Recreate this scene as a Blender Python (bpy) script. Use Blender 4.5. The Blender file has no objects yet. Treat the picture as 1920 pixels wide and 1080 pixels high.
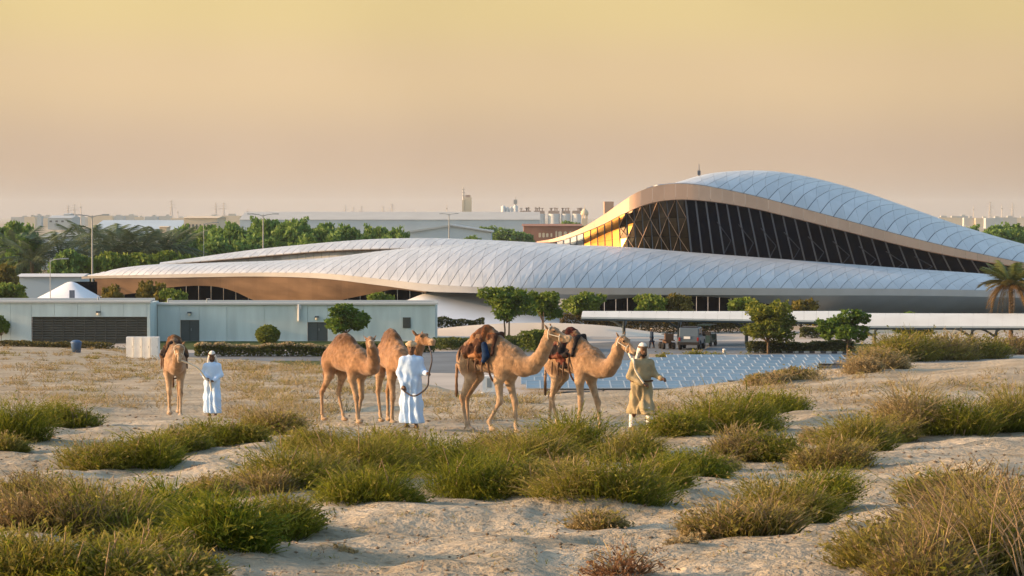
import bpy, math, random
import numpy as np
from mathutils import Vector, Matrix

R = math.radians
rng = np.random.default_rng(7)
random.seed(7)
SC = bpy.context.scene
COL = SC.collection

# ---------------------------------------------------------------- camera
F = 4500.0                      # focal length in pixels of a 1920 wide frame
CAMZ = 10.8
PITCH = math.atan(135.0 / F)
cam_data = bpy.data.cameras.new('camera')
cam = bpy.data.objects.new('camera', cam_data)
COL.objects.link(cam)
cam.location = (0, 0, CAMZ)
cam.rotation_euler = (math.pi / 2 - PITCH, 0, 0)
cam_data.sensor_width = 36.0
cam_data.lens = F / 1920.0 * 36.0
cam_data.clip_start = 0.5
cam_data.clip_end = 30000
SC.camera = cam

# ---------------------------------------------------------------- sky, sun, exposure
SUN_EL, SUN_AZ = 13.0, 268.0        # azimuth clockwise from +Y (view direction): from the left, a touch behind us
w = bpy.data.worlds.new('World')
SC.world = w
w.use_nodes = True
nt = w.node_tree
for n in list(nt.nodes):
    nt.nodes.remove(n)
out = nt.nodes.new('ShaderNodeOutputWorld')
bg = nt.nodes.new('ShaderNodeBackground')
sky = nt.nodes.new('ShaderNodeTexSky')
sky.sky_type = 'NISHITA'
sky.sun_disc = False
sky.sun_elevation = R(SUN_EL)
sky.sun_rotation = R(SUN_AZ)
sky.dust_density = 3.0
sky.air_density = 1.3
sky.ozone_density = 1.5
SKY_STRENGTH = 0.15
EXPOSURE = 1.28
# dusty air low over the horizon, the same all round: golden above, peach at the skyline
geo = nt.nodes.new('ShaderNodeTexCoord')
sep = nt.nodes.new('ShaderNodeSeparateXYZ')
nt.links.new(geo.outputs['Generated'], sep.inputs[0])
ramp = nt.nodes.new('ShaderNodeValToRGB')
ramp.color_ramp.interpolation = 'EASE'
cr = ramp.color_ramp.elements
cr[0].position = 0.0
cr[0].color = (0.575, 0.45, 0.355, 1)
cr[1].position = 1.0
cr[1].color = (0.74, 0.57, 0.29, 1)
e = cr.new(0.16); e.color = (0.635, 0.465, 0.325, 1)
e = cr.new(0.42); e.color = (0.765, 0.56, 0.325, 1)
e = cr.new(0.62); e.color = (0.79, 0.605, 0.29, 1)
mr = nt.nodes.new('ShaderNodeMapRange')
mr.inputs['From Min'].default_value = 0.0
mr.inputs['From Max'].default_value = 0.14
nt.links.new(sep.outputs['Z'], mr.inputs['Value'])
nt.links.new(mr.outputs[0], ramp.inputs[0])
fac = nt.nodes.new('ShaderNodeMapRange')
fac.interpolation_type = 'SMOOTHSTEP'
fac.inputs['From Min'].default_value = 0.09
fac.inputs['From Max'].default_value = 0.24
fac.inputs['To Min'].default_value = 1.0
fac.inputs['To Max'].default_value = 0.0
nt.links.new(sep.outputs['Z'], fac.inputs['Value'])
sks = nt.nodes.new('ShaderNodeMixRGB')
sks.blend_type = 'MULTIPLY'
sks.inputs[0].default_value = 1.0
nt.links.new(sky.outputs[0], sks.inputs[1])
sks.inputs[2].default_value = (1, 1, 1, 1)
# soft unevenness of the dust veil
noi = nt.nodes.new('ShaderNodeTexNoise')
noi.inputs['Scale'].default_value = 7.0
noi.inputs['Detail'].default_value = 2.0
nt.links.new(geo.outputs['Generated'], noi.inputs['Vector'])
nmr = nt.nodes.new('ShaderNodeMapRange')
nmr.inputs['From Min'].default_value = 0.3
nmr.inputs['From Max'].default_value = 0.7
nmr.inputs['To Min'].default_value = 0.94
nmr.inputs['To Max'].default_value = 1.05
nt.links.new(noi.outputs[0], nmr.inputs['Value'])
dustc = nt.nodes.new('ShaderNodeVectorMath')
dustc.operation = 'SCALE'
nt.links.new(ramp.outputs[0], dustc.inputs[0])
azm = nt.nodes.new('ShaderNodeMapRange')        # the veil is brighter on the sun's side
azm.interpolation_type = 'SMOOTHSTEP'
azm.inputs['From Min'].default_value = 0.04
azm.inputs['From Max'].default_value = 0.40
azm.inputs['To Min'].default_value = 1.0
azm.inputs['To Max'].default_value = 0.76
nt.links.new(sep.outputs['X'], azm.inputs['Value'])
amul = nt.nodes.new('ShaderNodeMath'); amul.operation = 'MULTIPLY'
nt.links.new(nmr.outputs[0], amul.inputs[0]); nt.links.new(azm.outputs[0], amul.inputs[1])
nt.links.new(amul.outputs[0], dustc.inputs['Scale'])
sc2 = nt.nodes.new('ShaderNodeVectorMath')      # dust colours are given as seen; undo the strength
sc2.operation = 'SCALE'
sc2.inputs['Scale'].default_value = 1.0 / SKY_STRENGTH / 2 ** EXPOSURE
nt.links.new(dustc.outputs[0], sc2.inputs[0])
mix = nt.nodes.new('ShaderNodeMixRGB')
nt.links.new(fac.outputs[0], mix.inputs[0])
nt.links.new(sks.outputs[0], mix.inputs[1])
nt.links.new(sc2.outputs[0], mix.inputs[2])
nt.links.new(mix.outputs[0], bg.inputs[0])
bg.inputs[1].default_value = SKY_STRENGTH
nt.links.new(bg.outputs[0], out.inputs[0])

sd = bpy.data.lights.new('sun', 'SUN')
sd.energy = 3.1
sd.angle = R(0.6)
sd.color = (1.0, 0.59, 0.30)
sun = bpy.data.objects.new('sun', sd)
COL.objects.link(sun)
az, el = R(SUN_AZ), R(SUN_EL)
SUNV = Vector((math.sin(az) * math.cos(el), math.cos(az) * math.cos(el), math.sin(el)))
sun.rotation_euler = SUNV.to_track_quat('Z', 'Y').to_euler()
sun.location = (-60, 0, 40)

SC.view_settings.view_transform = 'Standard'
SC.view_settings.look = 'None'
SC.view_settings.exposure = EXPOSURE
SC.view_settings.gamma = 1.0
SC.view_settings.use_curve_mapping = False
SC.render.engine = 'CYCLES'
cy = SC.cycles
cy.use_denoising = True
try:
    cy.denoiser = 'OPENIMAGEDENOISE'
    cy.denoising_input_passes = 'RGB_ALBEDO_NORMAL'
except Exception:
    pass
cy.max_bounces = 6
cy.diffuse_bounces = 2
cy.glossy_bounces = 2
cy.transmission_bounces = 3
cy.transparent_max_bounces = 6
cy.volume_bounces = 1
cy.caustics_reflective = False
cy.caustics_refractive = False

# ---------------------------------------------------------------- helpers
def tag(o, label=None, cat=None, group=None, kind=None):
    if label: o['label'] = label
    if cat: o['category'] = cat
    if group: o['group'] = group
    if kind: o['kind'] = kind
    return o

def empty(name, loc=(0, 0, 0), rz=0.0, label=None, cat=None, group=None):
    o = bpy.data.objects.new(name, None)
    o.empty_display_size = 0.2
    COL.objects.link(o)
    o.location = loc
    o.rotation_euler = (0, 0, rz)
    return tag(o, label, cat, group)

def link(name, me, mat=None, parent=None):
    o = bpy.data.objects.new(name, me)
    COL.objects.link(o)
    if mat is not None and not me.materials:
        for m in (mat if isinstance(mat, (list, tuple)) else [mat]):
            me.materials.append(m)
    if parent is not None:
        o.parent = parent
    return o

def copy_tree(o, parent=None):
    c = o.copy()
    COL.objects.link(c)
    c.parent = parent
    for ch in list(o.children):
        copy_tree(ch, c)
    return c

def np_mesh(name, V, Fc, smooth=False, col=None, midx=None):
    """V (n,3), Fc (m,k) with one k; optional point colours."""
    V = np.ascontiguousarray(V, dtype=np.float32)
    Fc = np.ascontiguousarray(Fc, dtype=np.int32)
    me = bpy.data.meshes.new(name)
    n, (m, k) = len(V), Fc.shape
    me.vertices.add(n)
    me.vertices.foreach_set('co', V.ravel())
    me.loops.add(m * k)
    me.loops.foreach_set('vertex_index', Fc.ravel())
    me.polygons.add(m)
    me.polygons.foreach_set('loop_start', np.arange(0, m * k, k, dtype=np.int32))
    try:
        me.polygons.foreach_set('loop_total', np.full(m, k, dtype=np.int32))
    except Exception:
        pass
    if midx is not None:
        me.polygons.foreach_set('material_index', np.asarray(midx, dtype=np.int32))
    me.polygons.foreach_set('use_smooth', np.full(m, bool(smooth)))
    me.update(calc_edges=True)
    if col is not None:
        a = me.color_attributes.new('tint', 'FLOAT_COLOR', 'POINT')
        c4 = np.ones((n, 4), np.float32)
        c4[:, :3] = col
        a.data.foreach_set('color', c4.ravel())
    return me

class MB:
    """collects boxes, tubes, lofts; build() links them as one mesh object"""
    def __init__(s):
        s.v, s.f, s.m, s.cur = [], [], [], 0
        s.sm = []
    def add(s, vs, fs, smooth=False):
        b = len(s.v)
        s.v += [tuple(v) for v in vs]
        for f in fs:
            s.f.append(tuple(b + i for i in f))
            s.m.append(s.cur)
            s.sm.append(smooth)
        return s
    def box(s, c, d, rz=0.0, M=None):
        x, y, z = d[0] / 2, d[1] / 2, d[2] / 2
        vs = [Vector((sx * x, sy * y, sz * z)) for sz in (-1, 1) for sy in (-1, 1) for sx in (-1, 1)]
        if rz:
            q = Matrix.Rotation(rz, 3, 'Z')
            vs = [q @ v for v in vs]
        if M is not None:
            vs = [M @ v for v in vs]
        vs = [v + Vector(c) for v in vs]
        return s.add(vs, [(0, 2, 3, 1), (4, 5, 7, 6), (0, 1, 5, 4), (2, 6, 7, 3), (0, 4, 6, 2), (1, 3, 7, 5)])
    def tube(s, pts, rad, n=8, cap=True, smooth=True):
        pts = [Vector(p) for p in pts]
        if not isinstance(rad, (list, tuple)):
            rad = [rad] * len(pts)
        rings = []
        up = None
        for i, p in enumerate(pts):
            t = (pts[min(i + 1, len(pts) - 1)] - pts[max(i - 1, 0)]).normalized()
            if up is None:
                up = Vector((0, 0, 1)) if abs(t.z) < 0.9 else Vector((1, 0, 0))
            a = t.cross(up).normalized()
            b = a.cross(t).normalized()
            up = b
            rings.append([p + (a * math.cos(2 * math.pi * k / n) + b * math.sin(2 * math.pi * k / n)) * rad[i] for k in range(n)])
        vs = [v for r in rings for v in r]
        fs = []
        for i in range(len(pts) - 1):
            for k in range(n):
                fs.append((i * n + k, i * n + (k + 1) % n, (i + 1) * n + (k + 1) % n, (i + 1) * n + k))
        s.add(vs, fs, smooth)
        if cap:
            s.add(rings[0], [tuple(range(n))[::-1]])
            s.add(rings[-1], [tuple(range(n))])
        return s
    def lathe(s, prof, c=(0, 0, 0), n=12, smooth=True):
        vs, fs = [], []
        for r, z in prof:
            for k in range(n):
                a = 2 * math.pi * k / n
                vs.append((c[0] + r * math.cos(a), c[1] + r * math.sin(a), c[2] + z))
        for i in range(len(prof) - 1):
            for k in range(n):
                fs.append((i * n + k, i * n + (k + 1) % n, (i + 1) * n + (k + 1) % n, (i + 1) * n + k))
        s.add(vs, fs, smooth)
        return s
    def strip(s, A, B, smooth=False):
        n = len(A)
        s.add(list(A) + list(B), [(i, i + 1, n + i + 1, n + i) for i in range(n - 1)], smooth)
        return s
    def build(s, name, mat=None, parent=None, smooth=None):
        me = bpy.data.meshes.new(name)
        me.from_pydata([tuple(v) for v in s.v], [], s.f)
        me.update()
        me.polygons.foreach_set('material_index', s.m)
        me.polygons.foreach_set('use_smooth', s.sm if smooth is None else [smooth] * len(s.f))
        return link(name, me, mat, parent)

def P(px, py, Y):
    """point at depth Y that the photograph shows at pixel (px, py)"""
    dx, dy = (px - 960.0) / F, (540.0 - py) / F
    yd = math.cos(PITCH) + dy * math.sin(PITCH)
    zd = -math.sin(PITCH) + dy * math.cos(PITCH)
    k = Y / yd
    return Vector((dx * k, Y, CAMZ + zd * k))

def PZ(px, py, z=0.0):
    """point of the level z seen at pixel (px, py)"""
    dx, dy = (px - 960.0) / F, (540.0 - py) / F
    yd = math.cos(PITCH) + dy * math.sin(PITCH)
    zd = -math.sin(PITCH) + dy * math.cos(PITCH)
    k = (z - CAMZ) / zd
    return Vector((dx * k, yd * k, z))

def XP(px, Y):
    return (px - 960.0) / F * Y

def curve(pts):
    xs = [p[0] for p in pts]; ys = [p[1] for p in pts]
    # monotone-ish smooth interpolation (cubic Hermite with limited slopes)
    xs = np.array(xs, float); ys = np.array(ys, float)
    d = np.diff(ys) / np.diff(xs)
    m = np.concatenate([[d[0]], (d[:-1] + d[1:]) / 2, [d[-1]]])
    for i in range(len(d)):
        if d[i] == 0:
            m[i] = m[i + 1] = 0
    def f(x):
        x = np.asarray(x, float)
        i = np.clip(np.searchsorted(xs, x) - 1, 0, len(d) - 1)
        h = xs[i + 1] - xs[i]
        t = np.clip((x - xs[i]) / h, -0.5, 1.5)
        return ((2 * t**3 - 3 * t**2 + 1) * ys[i] + (t**3 - 2 * t**2 + t) * h * m[i]
                + (-2 * t**3 + 3 * t**2) * ys[i + 1] + (t**3 - t**2) * h * m[i + 1])
    return f

# ---- noise
_perm = rng.random((256, 256)).astype(np.float32)
def vnoise(x, y):
    xi, yi = np.floor(x).astype(int), np.floor(y).astype(int)
    fx, fy = x - xi, y - yi
    fx, fy = fx * fx * (3 - 2 * fx), fy * fy * (3 - 2 * fy)
    g = lambda a, b: _perm[a & 255, b & 255]
    return ((g(xi, yi) * (1 - fx) + g(xi + 1, yi) * fx) * (1 - fy)
            + (g(xi, yi + 1) * (1 - fx) + g(xi + 1, yi + 1) * fx) * fy) - 0.5
def fbm(x, y, o=4, g=0.5):
    s, a = 0, 1.0
    for i in range(o):
        s = s + a * vnoise(x * 2**i + 17.3 * i, y * 2**i + 9.1 * i)
        a *= g
    return s

# ---- materials
def mat(name, col, rough=0.8, spec=0.3, var=0.0, vscale=3.0, bump=0.0, bscale=30.0, metal=0.0, col2=None, coord='Object', stretch=None, detail=4.0):
    m = bpy.data.materials.new(name)
    m.use_nodes = True
    t = m.node_tree
    b = t.nodes['Principled BSDF']
    b.inputs['Roughness'].default_value = rough
    b.inputs['Specular IOR Level'].default_value = spec
    b.inputs['Metallic'].default_value = metal
    c = tuple(col) + (1,)
    b.inputs['Base Color'].default_value = c
    m.diffuse_color = c
    tc = None
    def coords():
        nonlocal tc
        if tc is None:
            tc = t.nodes.new('ShaderNodeTexCoord')
        o = tc.outputs[coord]
        if stretch:
            mp = t.nodes.new('ShaderNodeMapping')
            mp.inputs['Scale'].default_value = stretch
            t.links.new(o, mp.inputs[0])
            o = mp.outputs[0]
        return o
    if var or col2:
        n = t.nodes.new('ShaderNodeTexNoise')
        n.inputs['Scale'].default_value = vscale
        n.inputs['Detail'].default_value = detail
        t.links.new(coords(), n.inputs['Vector'])
        r = t.nodes.new('ShaderNodeValToRGB')
        r.color_ramp.elements[0].position = 0.34
        r.color_ramp.elements[1].position = 0.66
        lo = tuple(x * (1 - var) for x in col)
        hi = tuple(min(1, x * (1 + var)) for x in (col2 or col))
        r.color_ramp.elements[0].color = lo + (1,)
        r.color_ramp.elements[1].color = hi + (1,)
        t.links.new(n.outputs[0], r.inputs[0])
        t.links.new(r.outputs[0], b.inputs['Base Color'])
    if bump:
        n2 = t.nodes.new('ShaderNodeTexNoise')
        n2.inputs['Scale'].default_value = bscale
        n2.inputs['Detail'].default_value = 5
        t.links.new(coords(), n2.inputs['Vector'])
        bp = t.nodes.new('ShaderNodeBump')
        bp.inputs['Strength'].default_value = 1.0
        bp.inputs['Distance'].default_value = bump
        t.links.new(n2.outputs[0], bp.inputs['Height'])
        t.links.new(bp.outputs[0], b.inputs['Normal'])
    return m

def leafmat(name, trans=0.35, rough=0.6):
    m = bpy.data.materials.new(name)
    m.use_nodes = True
    t = m.node_tree
    b = t.nodes['Principled BSDF']
    b.inputs['Roughness'].default_value = rough
    b.inputs['Specular IOR Level'].default_value = 0.2
    a = t.nodes.new('ShaderNodeAttribute')
    a.attribute_name = 'tint'
    t.links.new(a.outputs['Color'], b.inputs['Base Color'])
    tr = t.nodes.new('ShaderNodeBsdfTranslucent')
    t.links.new(a.outputs['Color'], tr.inputs[0])
    mx = t.nodes.new('ShaderNodeMixShader')
    mx.inputs[0].default_value = trans
    t.links.new(b.outputs[0], mx.inputs[1])
    t.links.new(tr.outputs[0], mx.inputs[2])
    t.links.new(mx.outputs[0], t.nodes['Material Output'].inputs[0])
    return m

def vary(m, amt):
    """each piece that carries this material gets its own slightly lighter or darker tone"""
    t = m.node_tree
    b = t.nodes['Principled BSDF']
    oi = t.nodes.new('ShaderNodeObjectInfo')
    mr_ = t.nodes.new('ShaderNodeMapRange')
    mr_.inputs['To Min'].default_value = 1 - amt; mr_.inputs['To Max'].default_value = 1 + amt
    t.links.new(oi.outputs['Random'], mr_.inputs['Value'])
    sc_ = t.nodes.new('ShaderNodeVectorMath'); sc_.operation = 'SCALE'
    inp = b.inputs['Base Color']
    if inp.links:
        t.links.new(inp.links[0].from_socket, sc_.inputs[0])
    else:
        sc_.inputs[0].default_value = tuple(inp.default_value)[:3]
    t.links.new(mr_.outputs[0], sc_.inputs['Scale'])
    t.links.new(sc_.outputs[0], inp)

M = {}
M['leaf'] = leafmat('leaf_green')
M['strand'] = leafmat('shrub_strand', 0.42)
M['bark'] = mat('bark_brown', (0.13, 0.09, 0.055), 0.9, var=0.3, vscale=8, bump=0.02)
M['twig'] = mat('twig_dry', (0.27, 0.19, 0.11), 0.9, var=0.3, vscale=20)

# ---------------------------------------------------------------- terrain
COLS = {
    -240: [(15, 1095), (20, 990), (25, 927), (30, 885), (40, 832), (49, 803), (66, 778), (85, 738), (110, 704), (140, 676), (170, 658), (205, 646)],
    0: [(15, 1095), (20, 990), (25, 927), (30, 885), (40, 832), (49, 803), (66, 778), (85, 739), (110, 705), (140, 677), (170, 660), (203, 647)],
    230: [(15, 1095), (20, 990), (25, 927), (30, 885), (40, 832), (49, 803), (66, 778), (85, 741), (110, 708), (140, 686), (165, 676), (185, 668), (205, 642)],
    420: [(15, 1095), (20, 990), (25, 927), (30, 885), (40, 832), (49, 803), (66, 778), (80, 748), (100, 712), (120, 690), (132, 681), (160, 672), (176, 681)],
    640: [(15, 1095), (20, 992), (25, 930), (30, 888), (40, 834), (49, 803), (66, 775), (80, 744), (95, 714), (110, 692), (122, 683), (140, 700), (160, 725)],
    830: [(15, 1095), (20, 994), (25, 933), (30, 890), (40, 837), (49, 804), (60, 777), (72, 752), (86, 730), (98, 721), (125, 760), (145, 760)],
    960: [(15, 1096), (20, 994), (25, 935), (30, 892), (40, 840), (49, 806), (58, 780), (70, 752), (82, 737), (105, 790), (130, 800)],
    1200: [(15, 1096), (20, 993), (25, 930), (30, 888), (40, 836), (49, 802), (58, 776), (70, 748), (82, 735), (105, 790), (130, 800)],
    1400: [(15, 1096), (20, 990), (25, 926), (30, 884), (40, 832), (49, 799), (60, 757), (70, 728), (79, 709), (105, 780), (130, 800)],
    1580: [(15, 1095), (20, 988), (25, 924), (30, 880), (40, 830), (49, 796), (60, 746), (68, 711), (77, 689), (105, 780), (130, 800)],
    1760: [(15, 1095), (20, 986), (25, 920), (30, 876), (40, 828), (49, 793), (60, 738), (68, 702), (77, 682), (105, 760), (130, 800)],
    1920: [(15, 1095), (20, 984), (25, 916), (30, 872), (40, 826), (49, 790), (60, 732), (68, 692), (77, 668), (105, 740), (130, 800)],
    2160: [(15, 1095), (20, 982), (25, 912), (30, 868), (40, 822), (49, 786), (60, 728), (68, 685), (77, 660), (105, 740), (130, 800)],
}
_cp = np.array(sorted(COLS))
_ly = np.linspace(math.log(6.0), math.log(260.0), 260)
_tab = []
for c in _cp:
    ys = np.array([r[0] for r in COLS[c]], float)
    zs = np.array([P(c, r[1], r[0]).z for r in COLS[c]])
    zs = np.maximum(zs, -0.15)
    sl = (zs[1] - zs[0]) / (ys[1] - ys[0])
    ys = np.concatenate([[6.0], ys, [ys[-1] + 8, 300]])
    zs = np.concatenate([[zs[0] + sl * (6.0 - 15) * 0.8], zs, [-0.15, -0.15]])
    _tab.append(np.interp(np.exp(_ly), ys, zs))
_tab = np.array(_tab)
# finer columns, then blur both ways
_cx = np.arange(-700, 2620, 40.0)
_t2 = np.array([np.interp(_cx, _cp, _tab[:, j]) for j in range(_tab.shape[1])]).T
def _blur(a, axis, n):
    k = np.hanning(n + 2)[1:-1]; k /= k.sum()
    pad = [(0, 0), (0, 0)]; pad[axis] = (n // 2, n // 2)
    b = np.pad(a, pad, mode='edge')
    return np.apply_along_axis(lambda v: np.convolve(v, k, 'valid'), axis, b)
_t2 = _blur(_blur(_t2, 0, 5), 1, 7)

def terrain(X, Y, detail=True):
    X = np.asarray(X, float); Y = np.asarray(Y, float)
    Yc = np.clip(Y, 6.01, 259.0)
    px = np.clip(960 + F * X / np.maximum(Y, 6.0), _cx[0], _cx[-1] - 1)
    u = (px - _cx[0]) / 40.0
    v = (np.log(Yc) - _ly[0]) / (_ly[1] - _ly[0])
    i, j = np.minimum(u.astype(int), len(_cx) - 2), np.minimum(v.astype(int), len(_ly) - 2)
    a, b = u - i, v - j
    z = (_t2[i, j] * (1 - a) + _t2[i + 1, j] * a) * (1 - b) + (_t2[i, j + 1] * (1 - a) + _t2[i + 1, j + 1] * a) * b
    amp = np.clip((z + 0.1) / 1.5, 0, 1) * np.clip((150 - Y) / 60, 0.25, 1)
    n = 0.2 * fbm(X / 3.4, Y / 3.4, 2) * np.clip(Y / 26, 0.35, 1)
    if detail:
        n = n + 0.16 * fbm(X / 0.95 + 5, Y / 0.95, 3) * np.clip(1.25 - Y / 90, 0.3, 1)
        rip = fbm(X / 0.42, Y / 0.30, 2)
        n = n + 0.055 * np.abs(rip) * np.clip(1.3 - Y / 60, 0, 1)
    return z + amp * n

def G(px, py, y0=9.0, y1=230.0):
    """where the ray through pixel (px, py) meets the sand"""
    Ys = np.exp(np.linspace(math.log(y0), math.log(y1), 1500))
    dx, dy = (px - 960.0) / F, (540.0 - py) / F
    yd = math.cos(PITCH) + dy * math.sin(PITCH)
    zd = -math.sin(PITCH) + dy * math.cos(PITCH)
    Xs, Zs = dx / yd * Ys, CAMZ + zd / yd * Ys
    H = terrain(Xs, Ys)
    k = np.nonzero(Zs <= H)[0]
    if len(k) == 0:
        return Vector((Xs[-1], Ys[-1], H[-1]))
    k = k[0]
    return Vector((Xs[k], Ys[k], H[k]))
# ---------------------------------------------------------------- ground sheet
def build_ground():
    ys = [-30.0, -10.0, 0.0, 3.0]
    y = 6.0
    while y < 150:
        ys.append(y); y *= 1.0098
    while y < 9500:
        ys.append(y); y *= 1.07
    ys = np.array(ys)
    tf = np.linspace(-0.27, 0.27, 410)
    to = 0.27 * (1.10 ** np.arange(1, 22))
    ts = np.concatenate([-to[::-1], tf, to])
    Yg, Tg = np.meshgrid(ys, ts, indexing='ij')
    Xg = Tg * np.maximum(Yg, 6.0)
    Zg = terrain(Xg, Yg)
    V = np.stack([Xg, Yg, Zg], -1).reshape(-1, 3)
    nr, nc = Yg.shape
    i, j = np.meshgrid(np.arange(nr - 1), np.arange(nc - 1), indexing='ij')
    a = (i * nc + j).ravel()
    Fc = np.stack([a, a + 1, a + nc + 1, a + nc], -1)
    me = np_mesh('ground', V, Fc, True)
    m = bpy.data.materials.new('sand')
    m.use_nodes = True
    t = m.node_tree
    b = t.nodes['Principled BSDF']
    b.inputs['Roughness'].default_value = 0.95
    b.inputs['Specular IOR Level'].default_value = 0.1
    tc = t.nodes.new('ShaderNodeTexCoord')
    def noise(scale, det, stretch=(1, 1, 1)):
        mp = t.nodes.new('ShaderNodeMapping')
        mp.inputs['Scale'].default_value = stretch
        t.links.new(tc.outputs['Object'], mp.inputs[0])
        n = t.nodes.new('ShaderNodeTexNoise')
        n.inputs['Scale'].default_value = scale
        n.inputs['Detail'].default_value = det
        t.links.new(mp.outputs[0], n.inputs['Vector'])
        return n
    def ramp2(n, p0, c0, p1, c1):
        r = t.nodes.new('ShaderNodeValToRGB')
        r.color_ramp.elements[0].position = p0; r.color_ramp.elements[0].color = c0 + (1,)
        r.color_ramp.elements[1].position = p1; r.color_ramp.elements[1].color = c1 + (1,)
        t.links.new(n.outputs[0], r.inputs[0])
        return r
    base = ramp2(noise(0.55, 6), 0.35, (0.315, 0.268, 0.192), 0.7, (0.50, 0.437, 0.335))
    grain = ramp2(noise(5.5, 5), 0.34, (0.74, 0.71, 0.66), 0.58, (1, 1, 1))
    litter = ramp2(noise(11, 6), 0.33, (0.42, 0.37, 0.30), 0.43, (1, 1, 1))
    m1 = t.nodes.new('ShaderNodeMixRGB'); m1.blend_type = 'MULTIPLY'; m1.inputs[0].default_value = 0.55
    t.links.new(base.outputs[0], m1.inputs[1]); t.links.new(grain.outputs[0], m1.inputs[2])
    m2 = t.nodes.new('ShaderNodeMixRGB'); m2.blend_type = 'MULTIPLY'; m2.inputs[0].default_value = 0.5
    t.links.new(m1.outputs[0], m2.inputs[1]); t.links.new(litter.outputs[0], m2.inputs[2])
    t.links.new(m2.outputs[0], b.inputs['Base Color'])
    nb = noise(9, 6)
    nb2 = noise(45, 4)
    ad = t.nodes.new('ShaderNodeMath'); ad.operation = 'MULTIPLY_ADD'
    t.links.new(nb2.outputs[0], ad.inputs[0]); ad.inputs[1].default_value = 0.25
    t.links.new(nb.outputs[0], ad.inputs[2])
    bp = t.nodes.new('ShaderNodeBump'); bp.inputs['Distance'].default_value = 0.085
    bp.inputs['Strength'].default_value = 0.8
    # hoof and foot prints: scattered shallow dimples, and wind streaks
    vo = t.nodes.new('ShaderNodeTexVoronoi'); vo.inputs['Scale'].default_value = 2.6
    vo.inputs['Randomness'].default_value = 1.0
    t.links.new(tc.outputs['Object'], vo.inputs['Vector'])
    dm = t.nodes.new('ShaderNodeMapRange'); dm.interpolation_type = 'SMOOTHSTEP'
    dm.inputs['From Min'].default_value = 0.10; dm.inputs['From Max'].default_value = 0.30
    dm.inputs['To Min'].default_value = -0.75; dm.inputs['To Max'].default_value = 0.0
    t.links.new(vo.outputs['Distance'], dm.inputs['Value'])
    pm = noise(0.9, 2)
    pr_ = t.nodes.new('ShaderNodeMapRange'); pr_.inputs['From Min'].default_value = .45; pr_.inputs['From Max'].default_value = .62
    t.links.new(pm.outputs[0], pr_.inputs['Value'])
    dmm = t.nodes.new('ShaderNodeMath'); dmm.operation = 'MULTIPLY_ADD'
    t.links.new(dm.outputs[0], dmm.inputs[0]); t.links.new(pr_.outputs[0], dmm.inputs[1]); t.links.new(ad.outputs[0], dmm.inputs[2])
    ws = noise(6, 3, (.35, 2.2, 1))
    wsm = t.nodes.new('ShaderNodeMath'); wsm.operation = 'MULTIPLY_ADD'; wsm.inputs[1].default_value = .5
    t.links.new(ws.outputs[0], wsm.inputs[0]); t.links.new(dmm.outputs[0], wsm.inputs[2])
    t.links.new(wsm.outputs[0], bp.inputs['Height'])
    t.links.new(bp.outputs[0], b.inputs['Normal'])
    o = link('ground', me, m)
    tag(o, kind='structure')
    return o
build_ground()

# haze: warm dusty air, one closed box round everything
def build_haze():
    mb = MB()
    mb.box((0, 2650, 23.5), (11000, 5900, 51))
    m = bpy.data.materials.new('haze')
    m.use_nodes = True
    t = m.node_tree
    t.nodes.remove(t.nodes['Principled BSDF'])
    v = t.nodes.new('ShaderNodeVolumePrincipled')
    v.inputs['Color'].default_value = (0.78, 0.89, 1.0, 1)
    v.inputs['Density'].default_value = HAZE_DENSITY
    v.inputs['Anisotropy'].default_value = 0.0
    t.links.new(v.outputs[0], t.nodes['Material Output'].inputs['Volume'])
    o = mb.build('haze', m)
    tag(o, kind='stuff', label='warm dusty haze hanging over the whole plain')
HAZE_DENSITY = 0.00006
build_haze()

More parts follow.
